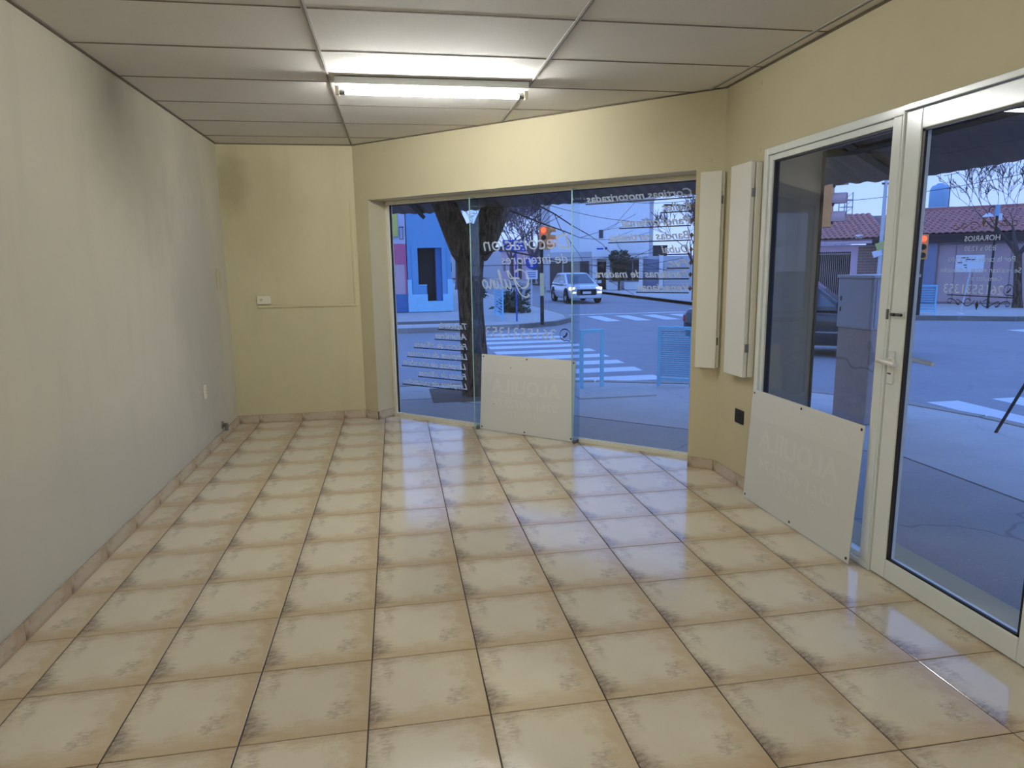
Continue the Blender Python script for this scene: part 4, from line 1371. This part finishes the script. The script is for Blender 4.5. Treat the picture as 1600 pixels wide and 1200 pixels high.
t1 = empty('traffic_signal', (4.28, 16.6, ZS), 0, 'traffic signal showing red on a striped post past the zebra crossing', 'traffic light', 'traffic signals')
MB().tube([(0, 0, -0.05), (0, 0, 0.78)], 0.055, 12).build('post_foot', M['pole_dark'], t1, smooth=True)
MB().tube([(0, 0, 0.78), (0, 0, 1.42)], 0.058, 12).build('post_band', M['pole_yellow'], t1, smooth=True)
MB().tube([(0, 0, 1.42), (0, 0, 2.2)], 0.05, 12).build('post', M['pole_dark'], t1, smooth=True)
signal_head(t1, Vector((0.02, -0.12, 2.39)), -PI / 2 - 0.12, 0.21, 0.22, 0)
signal_head(t1, Vector((0.20, 0.03, 2.39)), -0.3, 0.21, 0.22, 1)
sg = empty('street_sign', (3.72, 17.6, ZS), 0, 'blue street name plates on a thin pole left of the red signal', 'street sign')
MB().tube([(0, 0, -0.05), (0, 0, 2.45)], 0.025, 10).build('pole', M['sign_blue'], sg, smooth=True)
for k, (x0, x1, z0, z1) in enumerate(((-0.52, 0.30, 2.05, 2.20), (-0.40, 0.22, 2.24, 2.38))):
    pl2 = MB().box(x0, x1, -0.045, -0.027, z0, z1).build('name_plate', M['sign_blue'], sg, bevel=0.003)
    for q in range(4):
        xx = x0 + 0.08 + q * (x1 - x0 - 0.2) / 3
        MB().box(xx, xx + 0.06, -0.048, -0.044, z0 + 0.04, z0 + 0.07).build('print', M['sign_white'], pl2)
rs = empty('round_sign', (4.12, 17.3, ZS), 0, 'round blue road sign with an arrow above a white plate', 'road sign')
MB().tube([(0, 0.0, -0.05), (0, 0.0, 1.9)], 0.022, 8).build('pole', M['pole_pale'], rs, smooth=True)
MB().tube([(0, -0.045, 1.72), (0, -0.025, 1.72)], 0.19, 24).build('disc', M['sign_blue'], rs)
arr = [(-0.035, -0.12), (0.035, -0.12), (0.035, 0.02), (0.10, 0.02), (0.0, 0.13), (-0.10, 0.02), (-0.035, 0.02)]
Mr = Matrix(((1, 0, 0, 0), (0, 0, 1, -0.049), (0, 1, 0, 1.72), (0, 0, 0, 1)))
MB().prism_m(arr, 0.0, 0.003, Mr).build('arrow', M['sign_white'], rs)
pw = MB().box(-0.18, 0.18, -0.042, -0.026, 1.24, 1.50).build('plate', M['sign_white'], rs, bevel=0.003)
for z in (1.43, 1.37, 1.31):
    MB().box(-0.12, 0.12, -0.0445, -0.0415, z - 0.012, z + 0.008).build('print', M['sign_blue'], pw)
# near signal hanging over the pavement edge, seen from the side
t2 = empty('traffic_signal', (6.35, 8.05, ZR), 0, 'worn orange traffic signal seen side on at the top of the side window', 'traffic light', 'traffic signals')
MB().tube([(-0.5, -1.35, 0.0), (-0.5, -1.35, 4.3)], 0.06, 12).build('post', M['pole_dark'], t2, smooth=True)
MB().tube([(-0.5, -1.35, 4.2), (1.10, 0.48, 4.25)], 0.035, 10).build('arm', M['pole_dark'], t2, smooth=True)
MB().tube([(1.10, 0.48, 4.25), (1.11, 0.50, 3.2)], 0.025, 8).build('hanger', M['pole_dark'], t2, smooth=True)
signal_head(t2, Vector((1.225, 0.43, 2.815)), math.atan2(-0.67, 0.74) , 0.305, 0.30, 5, True)
# signal across the street, red, behind the glazed door stile
t3 = empty('traffic_signal', (15.59, 15.58, ZS), 0, 'small traffic signal glowing red beside the door stile', 'traffic light', 'traffic signals')
MB().tube([(0, 0, -0.05), (0, 0, 2.4)], 0.05, 10).build('post', M['pole_dark'], t3, smooth=True)
signal_head(t3, Vector((-0.08, -0.08, 1.995)), math.atan2(-0.75, -0.66), 0.24, 0.24, 0)

# ---------------------------------------------------------------- poles, lamp, board sign
sp_ = empty('sticker_pole', (18.68, 21.34, ZS), 0, 'pale pole with yellow and white stickers in front of the brick house', 'pole')
MB().tube([(0, 0, -0.05), (0, 0, 2.6), (0, 0, 4.7)], [0.085, 0.075, 0.06], 12).build('shaft', M['pole_pale'], sp_, smooth=True)
MB().box(-0.16, 0.16, -0.02, 0.02, 4.45, 4.52).build('crossarm', M['pole_dark'], sp_)
Mst = Matrix.Rotation(math.atan2(-0.67, 0.74), 4, 'Z') @ Matrix.Rotation(-0.35, 4, 'Y')
MB().box(-0.17, 0.17, -0.11, -0.10, -0.14, 0.14, M=Matrix.Translation((0, 0, 2.17)) @ Mst).build('sticker', M['sticker'], sp_)
MB().box(-0.20, 0.12, -0.11, -0.10, -0.12, 0.12, M=Matrix.Translation((-0.05, 0.05, 1.90)) @ Mst).build('sticker', M['sign_white'], sp_)
bs = empty('board_sign', (16.99, 15.52, ZS), math.atan2(-0.67, 0.74), 'weathered white board sign on a leaning white pole across the street', 'sign')
MB().tube([(0, 0, -0.04), (0.16, 0, 1.30)], 0.022, 8).build('pole', M['pole_pale'], bs, smooth=True)
bpn = MB().box(-0.24, 0.47, -0.045, -0.020, 1.24, 1.74).build('board', M['sign_white'], bs, bevel=0.004)
rg = random.Random(5)
for k in range(7):
    x, z = rg.uniform(-0.2, 0.15), rg.uniform(1.36, 1.68)
    MB().box(x, x + rg.uniform(0.04, 0.12), -0.049, -0.044, z, z + 0.025).build('print', M['black'], bpn)
MB().lathe([(0.13, -0.02), (0.12, 0.02), (0.03, 0.03)], (0, 0, 0), 10).build('foot', M['pole_pale'], bs)
sl = empty('street_lamp', (19.68, 17.29, ZS), math.atan2(-0.67, 0.74), 'green post lantern with a white shade in front of the tiled roof', 'street lamp')
MB().tube([(0, 0, -0.05), (0, 0, 3.0)], 0.035, 10).build('post', M['pole_dark'], sl, smooth=True)
MB().tube([(0, 0, 3.0), (0, 0, 3.35)], 0.07, 10).build('collar', M['tank'], sl, smooth=True)
MB().tube([(0, 0, 3.2), (-0.12, 0, 3.32), (-0.22, 0, 3.25), (-0.24, 0, 3.1)], 0.016, 8).build('arm', M['pole_dark'], sl, smooth=True)
MB().lathe([(0.17, 0), (0.12, 0.06), (0.03, 0.13)], (-0.24, 0, 2.98), 14).build('shade', M['sign_white'], sl, smooth=True)
MB().box(0.05, 0.14, -0.05, 0.05, 2.85, 3.08).build('control_box', M['sign_white'], sl, bevel=0.005)
lp = empty('street_lamp', (8.02, 24.3, ZS), 0, 'tall curved street lamp pole beyond the silver car', 'street lamp')
MB().tube([(5.2, 1.8, -0.05), (5.2, 1.8, 3.4), (5.17, 1.8, 3.75), (5.0, 1.8, 3.98), (4.6, 1.8, 4.1), (4.1, 1.8, 4.12)], [0.06, 0.05, 0.045, 0.04, 0.035, 0.03], 10).build('pole', M['pole_dark'], lp, smooth=True)
MB().box(3.75, 4.15, 1.72, 1.88, 4.05, 4.15).build('lamp_head', M['pole_dark'], lp, bevel=0.02)
# overhead wires
for k, (a, b, sag) in enumerate((((2.4, 17.5, 4.3), (13.4, 26.5, 4.2), 0.5), ((2.4, 17.5, 4.0), (13.4, 26.5, 3.4), 0.6), ((13.4, 26.5, 4.1), (22, 18, 4.4), 0.5))):
    a, b = Vector(a), Vector(b)
    pts = [a.lerp(b, i / 16) - Vector((0, 0, sag * 4 * (i / 16) * (1 - i / 16))) for i in range(17)]
    o = MB().tube([p - a for p in pts], 0.010, 4).build('overhead_wire', M['pole_dark'], loc=a)
    tag(o, ('black overhead wire, upper of the two crossing above the far junction', 'black overhead wire, lower of the two crossing above the far junction', 'black overhead wire running toward the tiled roof')[k], 'wire')

# ================================================================== HOUSES
def bx(name, x0, x1, y0, y1, z0, z1, mat, parent, bevel=0.0):
    return MB().box(x0, x1, y0, y1, z0, z1).build(name, M[mat], parent, bevel=bevel)
# blue corner house across the street; local x to the right, y away
bh = empty('blue_house', (2.30, 23.0, ZS), 0, 'blue corner house with a dark recessed doorway and pale blue plinth', 'house')
bx('wall', -1.66, -1.28, 0, 6, 0.0, 4.4, 'h_blue', bh)
bx('wall', -0.40, -0.06, 0, 6, 0.0, 4.4, 'h_blue', bh)
bx('wall', -1.28, -0.40, 0, 6, 2.32, 4.4, 'h_blue', bh)
bx('door', -1.28, -0.40, 0.55, 0.62, 0.36, 2.32, 'dark_door', bh)
bx('door_reveal', -0.62, -0.405, 0.10, 0.54, 0.385, 2.32, 'h_navy', bh)
bx('surround', -1.50, -1.28, -0.04, 0.0, 0.64, 2.33, 'h_blue', bh)
bx('surround', -0.40, -0.24, -0.04, 0.0, 0.64, 2.33, 'h_blue', bh)
bx('surround', -1.50, -0.24, -0.04, 0.0, 2.33, 2.46, 'h_blue', bh)
bx('plinth', -1.68, -0.96, -0.07, 0.0, 0.0, 0.64, 'h_lightblue', bh)
bx('plinth', -0.96, -0.40, -0.07, 0.3, 0.0, 0.38, 'h_lightblue', bh)
bx('plinth', -0.40, -0.02, -0.07, 0.0, 0.0, 0.64, 'h_lightblue', bh)
bx('plinth', -1.68, -1.52, -0.06, 0.0, 0.64, 1.18, 'h_lightblue', bh)
bx('plinth', -0.22, -0.02, -0.06, 0.0, 0.64, 1.18, 'h_lightblue', bh)
bx('ledge', -1.279, -0.98, -0.05, 0.5, 0.641, 0.96, 'h_blue', bh)
bx('ledge_cap', -1.28, -0.97, -0.06, 0.5, 0.96, 0.99, 'h_lightblue', bh)
ph = empty('pink_shop', (0.62, 23.05, ZS), 0, 'lilac and pink shopfront with a yellow sign left of the blue house', 'shop')
bx('wall', -6, -0.01, 0, 6, 2.48, 4.4, 'h_lilac', ph)
bx('band', -6, -0.01, -0.02, 6, 1.75, 2.48, 'h_pink', ph)
bx('wall', -6, -0.08, 0, 6, 0.66, 1.75, 'h_rose', ph)
bx('band', -0.08, -0.01, -0.02, 0.2, 0.66, 1.75, 'h_pink', ph)
bx('plinth', -6, -0.01, -0.04, 6, 0.0, 0.66, 'h_navy', ph)
sgn = bx('sign', -0.9, -0.28, -0.10, -0.02, 2.74, 3.9, 'h_yellow', ph)
lb = empty('wall_lantern', (0.46, 22.9, 2.45), 0, 'small black framed wall lantern above the pink band', 'lantern')
for (a, b, c, d) in ((-0.07, -0.05, 0.0, 0.42), (0.05, 0.07, 0.0, 0.46), (-0.07, 0.10, 0.42, 0.45), (-0.07, 0.07, 0.0, 0.02)):
    MB().box(a, b, -0.02, 0.02, c, d).build('bar', M['black'], lb)

# houses further down on the left of the side street
def simple_house(name, label, loc, rz, w, d, h, wall, openings, roof=None, group='far houses'):
    r_ = empty(name, loc, rz, label, 'house', group)
    MB().box(0, w, 0, d, 0, h).build('wall', M[wall], r_)
    MB().box(-0.08, w + 0.08, -0.12, d, h, h + 0.14).build('cornice', M[roof or wall], r_)
    for (x0, x1, z0, z1, mt) in openings:
        o = MB().box(x0 - 0.06, x1 + 0.06, -0.05, -0.005, z0 - 0.06, z1 + 0.06).build('opening_frame', M['h_white'], r_)
        MB().box(x0, x1, -0.07, -0.04, z0, z1).build('pane', M[mt], o)
    return r_
simple_house('street_house', 'grey house behind the blue corner house on the left of the side street', (2.5, 31.0, ZS), PI / 2, 9.0, 7, 3.0, 'h_grey',
             [(1.0, 2.2, 0.9, 2.0, 'pane_dark'), (4.2, 5.2, 0.1, 2.1, 'h_brown')], 'roof_dark')
simple_house('street_house', 'dull brown house front beyond the garages on the side street', (14.3, 65.0, ZS), -PI / 2, 11.5, 9, 3.0, 'h_brown',
             [(1.2, 2.6, 0.1, 2.1, 'dark_door'), (4.0, 6.0, 0.8, 2.0, 'pane_dark'), (8.5, 10.5, 0.8, 2.0, 'pane_dark')], 'roof_dark')
simple_house('street_house', 'pinkish house with white framed windows far down the side street', (14.3, 88.0, ZS), -PI / 2, 20.0, 9, 3.4, 'h_rose',
             [(2.0, 4.0, 0.9, 2.2, 'pane_dark'), (7.0, 9.0, 0.9, 2.2, 'pane_dark'), (13.0, 15.0, 0.1, 2.3, 'dark_door')], 'roof_dark')

# cluster straight across the junction: local x to the right, y away
WC = math.atan2(-0.33, 0.945)
tall = empty('tall_building', (13.5 + 0.33 * 6 , 41 + 0.945 * 6, ZS), WC, 'large plain pale building rising behind the white house', 'building')
bx('wall', -4.6, 3.6, 0, 4, 0, 6.2, 'h_grey', tall)
bx('wall', -3.9, 3.3, -0.5, 0, 0, 6.0, 'h_white', tall)
bx('parapet', -4.7, 3.7, -0.6, 4, 6.2, 6.3, 'h_white', tall)
bx('window', -0.30, 0.0, -0.55, -0.5, 3.5, 4.1, 'pane_dark', tall)
bx('window', 0.0, 0.3, -0.55, -0.5, 2.6, 2.85, 'pane_dark', tall)
gb = empty('garage_building', (13.5, 41, ZS), WC, 'grey garages with brown doors behind the silver car', 'building')
bx('wall', -3.6, -0.55, 0, 4, 0, 2.45, 'h_grey', gb)
for k, (x0, x1) in enumerate(((-3.3, -2.5), (-2.4, -1.85), (-1.75, -0.72))):
    g1 = bx('garage_door', x0, x1, -0.06, 0, 0.0, 1.84, 'h_brown', gb)
    for q in range(4):
        xx = x0 + (x1 - x0) * (q + 0.5) / 4
        bx('board', xx - 0.06, xx + 0.06, -0.08, -0.06, 0.05, 1.80, 'h_brown', g1)
wh = empty('white_house', (13.5, 41, ZS), WC, 'low white house with a deep canopy and a glazed front across the junction', 'house')
bx('wall', -0.50, -0.18, -0.4, 4, 0, 2.7, 'h_white', wh)
bx('wall', -0.18, 0.42, 0.2, 4, 0, 2.4, 'h_white', wh)
bx('door', -0.15, 0.38, 0.10, 0.2, 0, 1.78, 'dark_door', wh)
bx('column', 0.42, 0.62, -0.5, 0, 0, 2.0, 'h_white', wh)
bx('canopy', -0.5, 2.78, -0.9, 4, 2.0, 2.55, 'h_white', wh)
bx('canopy_edge', 1.15, 2.78, -1.0, -0.9, 2.3, 3.05, 'h_white', wh)
bx('wall', 0.62, 2.66, 0.5, 4, 0, 2.0, 'h_grey', wh)
for k in range(4):
    x0 = 0.80 + k * 0.45
    w_ = bx('window', x0, x0 + 0.38, 0.44, 0.5, 0.55, 1.85, 'pane_dark', wh)
    bx('window_bar', x0 + 0.18, x0 + 0.20, 0.42, 0.44, 0.55, 1.85, 'black', w_)
bx('column', 2.50, 2.74, -0.8, -0.5, 0, 2.0, 'h_white', wh)
bx('garden_wall', 0.50, 1.35, -0.9, -0.7, 0, 0.46, 'h_white', wh)
bx('garden_wall', 1.58, 2.74, -0.9, -0.7, 0, 0.46, 'h_white', wh)
bx('house_sign', -0.30, 0.32, -0.5, -0.42, 2.38, 2.75, 'sign_white', wh)
so_ = bx('sign_print', -0.20, 0.22, -0.53, -0.5, 2.48, 2.66, 'sign_blue', wh)
gg = empty('garage_row', (13.5, 41, ZS), WC, 'pale garage doors with horizontal ribs right of the white house', 'garage')
bx('wall', 2.78, 8.5, 0.2, 4, 0, 2.1, 'h_grey', gg)
d1 = bx('garage_door', 2.86, 3.78, 0.10, 0.2, 0, 1.88, 'h_greyblue', gg)
for k in range(6):
    bx('rib', 2.86, 3.78, 0.08, 0.10, 0.1 + 0.3 * k, 0.14 + 0.3 * k, 'h_greyblue', d1)
bx('pier', 3.80, 4.05, -0.05, 0.3, 0, 2.2, 'h_white', gg)
d2 = bx('garage_door', 4.1, 6.2, 0.10, 0.2, 0, 1.75, 'h_grey', gg)
for k in range(9):
    bx('rib', 4.1, 6.2, 0.07, 0.10, 0.05 + 0.19 * k, 0.19 + 0.19 * k, 'h_grey', d2)
# clipped evergreen in front of the white house
ev = empty('evergreen_shrub', (14.1, 38.9, ZS), 0, 'dark clipped evergreen shaped like an upturned cone by the white house', 'shrub')
MB().tube([(0, 0, -0.05), (0, 0, 1.0)], 0.08, 8).build('trunk', M['bark'], ev, smooth=True)
def leafy(name, parent, fn, count, size, seed, mat):
    rg_ = random.Random(seed)
    mb = MB()
    for i in range(count):
        p = fn(rg_)
        a = Vector((rg_.uniform(-1, 1), rg_.uniform(-1, 1), rg_.uniform(-0.3, 1))).normalized()
        b = a.orthogonal().normalized()
        s = size * rg_.uniform(0.6, 1.3)
        mb.add([p - b * s * 0.4, p + a * s, p + b * s * 0.4, p - a * s * 0.5], [(0, 1, 2), (0, 2, 3)])
    o = mb.build(name, M[mat], parent)
    tag(o, kind='stuff')
    return o
def cone_pt(rg_):
    z = rg_.uniform(0, 1)
    rr = (0.24 + 0.42 * min(1, z * 1.4)) * math.sqrt(rg_.uniform(0.3, 1)) * (1.0 if z < 0.85 else 0.8)
    a = rg_.uniform(0, 2 * PI)
    return Vector((rr * math.cos(a), rr * math.sin(a), 0.75 + 1.7 * z))
leafy('foliage', ev, cone_pt, 1800, 0.11, 4, 'leaf_dark')
# planting strip on the far left pavement
for k, (x, y, lab) in enumerate(((4.35, 21.8, 'dark green spiky plant growing right of the slatted blue rail'), (4.4, 33.5, 'low dark hedge past the near trunk on the far pavement'))):
    pz = empty('pavement_plant', (x, y, ZS), 0, lab, 'plant')
    MB().tube([(0, 0, -0.03), (0, 0, 0.2)], 0.04, 6).build('stem', M['bark'], pz)
    leafy('foliage', pz, (lambda rg_: Vector((rg_.gauss(0, 0.22), rg_.gauss(0, 0.3), abs(rg_.gauss(0.25, 0.25))))), 500, 0.16, 9 + k, 'leaf_dark')

# tiled-roof brick house on the right; local x to the right, y away
RH = math.atan2(-0.67, 0.74)
hs = empty('tiled_roof_house', (19.0, 21.5, ZS), RH, 'brick house with a red tiled roof and barred carport across the street', 'house')
D = 0.18
# carport: lintel, pier, dark interior, bars
bx('lintel', -6.0, -0.94, 0, 0.25, 1.80 + D, 2.06 + D, 'h_rose', hs)
bx('pier', -1.19, -0.94, 0, 0.25, 0, 1.80 + D, 'h_rose', hs)
bx('pier', -2.62, -2.46, 0, 0.25, 0, 1.80 + D, 'h_rose', hs)
bx('carport_wall', -6.0, -1.0, 3.2, 3.4, 0, 2.2, 'h_brown', hs)
bx('carport_wall', -1.2, -1.0, 0.25, 3.2, 0, 2.2, 'h_brown', hs)
bx('carport_ceiling', -6.0, -1.0, 0.2, 3.4, 2.12, 2.2, 'roof_dark', hs)
gate = bx('gate_rail', -2.46, -1.19, 0.08, 0.12, 0.08, 0.14, 'pole_pale', hs)
for k in range(18):
    x = -2.44 + k * 0.0725
    bx('gate_bar', x, x + 0.018, 0.08, 0.11, 0.05, 1.80 + D, 'mortar', hs)
bx('gate_bar', -2.46, -1.19, 0.08, 0.12, 1.70 + D, 1.74 + D, 'mortar', hs)
for k in range(44):
    x = -6.0 + k * 0.078
    if x < -2.66:
        bx('gate_bar', x, x + 0.018, 0.08, 0.11, 0.05, 1.80 + D, 'mortar', hs)
# brick wing wall: courses of bricks on a mortar core
bx('wall_core', -0.94, 1.34, 0.03, 3.0, 0, 2.05 + D, 'mortar', hs)
brick_me = MB().box(0, 0.255, -0.018, 0.02, 0, 0.082).mesh('brick')
brick_half = MB().box(0, 0.122, -0.018, 0.02, 0, 0.082).mesh('brick')
brick_me.materials.append(M['brick']); brick_half.materials.append(M['brick'])
nb = 0
for r in range(20):
    z = 0.02 + r * 0.108
    x = -0.94 if r % 2 == 0 else -0.94 + 0.137
    if r % 2:
        o = bpy.data.objects.new('brick', brick_half); col.objects.link(o); o.parent = hs; o.location = (-0.94, 0.03, z); nb += 1
    while x + 0.255 < 1.345:
        o = bpy.data.objects.new('brick', brick_me); col.objects.link(o); o.parent = hs
        o.location = (x, 0.03, z); nb += 1
        x += 0.272
bx('column', 1.34, 1.72, -0.1, 3.0, 0, 2.05 + D, 'h_greyblue', hs)
bx('wall', 1.72, 12.0, 0.1, 3.0, 0, 2.05 + D, 'h_mauve', hs)
for k in range(10):
    x0 = 1.78 + k * 0.56
    bx('wall_panel', x0, x0 + 0.53, 0.06, 0.1, 0.05, 1.98 + D, 'h_mauve', hs)
bx('fascia', -6.0, -0.45, -0.35, 0.3, 2.10 + D, 2.26 + D, 'h_rose', hs)
bx('fascia', 1.0, 12.0, -0.3, 0.3, 2.05 + D, 2.34 + D, 'roof_dark', hs)
bx('fascia', -0.45, 1.0, -0.3, 0.3, 2.05 + D, 2.30 + D, 'roof_dark', hs)
# roof slopes with rows of tiles
def tiled_slope(parent, x0, x1, y0, z0, y1, z1, rows, x0t=None, x1t=None):
    """slope from the eave (y0,z0) to the ridge (y1,z1); every course its own row of barrel tiles"""
    x0t = x0 if x0t is None else x0t
    x1t = x1 if x1t is None else x1t
    MB().add([(x0, y0, z0), (x1, y0, z0), (x1t, y1, z1), (x0t, y1, z1), (x0, y0, z0 - 0.08), (x1, y0, z0 - 0.08), (x1t, y1, z1 - 0.08), (x0t, y1, z1 - 0.08)],
             [(0, 1, 2, 3), (7, 6, 5, 4), (0, 4, 5, 1), (1, 5, 6, 2), (2, 6, 7, 3), (3, 7, 4, 0)]).build('roof_deck', M['roof_dark'], parent)
    for r in range(rows):
        f0, f1 = r / rows, (r + 1.12) / rows
        ya, za = y0 + (y1 - y0) * f0, z0 + (z1 - z0) * f0
        yb, zb_ = y0 + (y1 - y0) * f1, z0 + (z1 - z0) * f1
        xa, xb = x0 + (x0t - x0) * f0, x1 + (x1t - x1) * f0
        n_ = max(2, int((xb - xa) / 0.21))
        mb = MB()
        vs, fs = [], []
        m_ = n_ * 4
        for i in range(m_ + 1):
            xx = xa + (xb - xa) * i / m_
            hgt = 0.045 * abs(math.sin(PI * i / 4)) + 0.03
            vs += [(xx, ya, za + hgt + 0.035), (xx, yb, zb_ + hgt), (xx, ya, za + hgt - 0.01)]
        for i in range(m_):
            b = 3 * i
            fs += [(b, b + 3, b + 4, b + 1), (b, b + 2, b + 5, b + 3)]
        mb.add(vs, fs)
        mb.build('tile_course', M['rooftile'], parent, smooth=False)
tiled_slope(hs, -6.0, 0.10, -0.35, 2.28 + D, 2.6, 3.35 + D, 12, -6.0, -0.9)
tiled_slope(hs, -0.25, 12.0, -0.35, 2.36 + D, 2.4, 3.38 + D, 12, 0.4, 12.0)
bx('ridge', 0.3, 12.0, 2.25, 2.6, 3.34 + D, 3.48 + D, 'rooftile', hs)
bx('chimney_cap', -1.05, -0.80, -0.3, -0.05, 2.26 + D, 2.44 + D, 'h_white', hs)
bx('gable', -0.9, 12, 2.4, 4.6, 0, 3.28 + D, 'h_mauve', hs)
wt = empty('water_tank', (23.2, 23.8, 3.62), 0, 'pale blue rooftop water tank behind the tiled ridge', 'water tank')
MB().lathe([(0.36, 0), (0.38, 0.05), (0.38, 0.74), (0.30, 0.90), (0.14, 0.96), (0.12, 1.0)], (0, 0, 0.0), 20).build('barrel', M['tank'], wt, smooth=True)
MB().box(-0.45, 0.45, -0.45, 0.45, -1.2, 0.0).build('stand', M['h_grey'], wt)
an = empty('rooftop_aerial', (22.2, 22.15, 3.35), RH, 'thin television aerial on the tiled roof ridge', 'aerial')
MB().tube([(0, 0, -0.3), (0, 0, 1.45)], 0.014, 6).build('mast', M['pole_dark'], an)
MB().tube([(-0.25, 0, 1.38), (0.25, 0, 1.46)], 0.010, 6).build('boom', M['pole_dark'], an)
for k in range(5):
    x = -0.22 + 0.11 * k
    MB().tube([(x, -0.14, 1.38 + (x + 0.25) * 0.16), (x, 0.14, 1.38 + (x + 0.25) * 0.16)], 0.006, 4).build('element', M['pole_dark'], an)
lt = empty('lattice_tower', (25.5, 33.2, ZS), 0, 'faint grey lattice tower far behind the carport roof', 'tower')
for (a, b) in ((-0.3, -0.3), (0.3, -0.3), (0.3, 0.3), (-0.3, 0.3)):
    MB().tube([(a, b, 0), (a * 0.8, b * 0.8, 5.4)], 0.03, 4).build('leg', M['h_greyblue'], lt)
for k in range(12):
    z = 0.6 + 0.4 * k
    s = 0.3 * (1 - 0.2 * z / 5.4)
    MB().tube([(-s, -s, z), (s, -s, z), (s, s, z), (-s, s, z), (-s, -s, z)], 0.018, 3).build('brace', M['h_greyblue'], lt)
    MB().tube([(-s, -s, z), (s, -s, z + 0.4)], 0.015, 3).build('brace', M['h_greyblue'], lt)

# ---------------------------------------------------------------- bare trees
bare_tree('bare_tree', 'bare tree with a slanting grey trunk in front of the tiled roof house', (20.75, 17.2, ZS), 1.75, 0.13, (-0.10, 0.1), 6, 21, 0.66, 1.25, 'twig', 0.008, forks=3)
bare_tree('bare_tree', 'bare forked tree left of the silver car', (12.9, 56.0, ZS), 2.3, 0.30, (-0.8, 0.2), 6, 5, 0.8, 2.3, 'twig_far', 0.018)
bare_tree('bare_tree', 'bare tree filling the view behind the red signal', (13.0, 61.0, ZS), 2.3, 0.24, (0.1, 0.0), 6, 8, 0.85, 2.5, 'twig_far', 0.020)
bare_tree('bare_tree', 'bare tree between the blue house and the near trunk', (4.7, 47.0, ZS), 2.2, 0.22, (0.0, 0.0), 6, 11, 0.85, 2.1, 'twig_far', 0.017)
bare_tree('bare_tree', 'distant bare tree behind the blue street name plates', (13.1, 73.0, ZS), 2.3, 0.26, (0.0, 0.0), 6, 15, 0.85, 2.7, 'twig_far', 0.024)
bare_tree('bare_tree', 'bare tree in front of the ribbed garage doors at the window edge', (13.15, 25.2, ZS), 1.35, 0.13, (-0.2, 0.0), 6, 18, 0.9, 1.15, 'twig', 0.008)
bare_tree('bare_tree', 'bare young tree behind the orange signal', (16.0, 24.5, ZS), 1.9, 0.07, (0.3, -0.3), 4, 31, 0.6, 1.3, 'twig', 0.006)
# far backdrop of houses at the end of the side street
simple_house('street_house', 'long pale house closing the view far down the side street', (-2, 92, ZS), 0.0, 18, 10, 4.0, 'h_grey', [(2, 4, 0.9, 2.2, 'pane_dark'), (8, 10, 0.9, 2.2, 'pane_dark')], 'roof_dark')
simple_house('street_house', 'grey block partly hidden behind the tall pale building', (24.5, 46, ZS), WC, 9, 6, 3.8, 'h_grey', [(1, 2.4, 0.9, 2.2, 'pane_dark')], 'roof_dark')
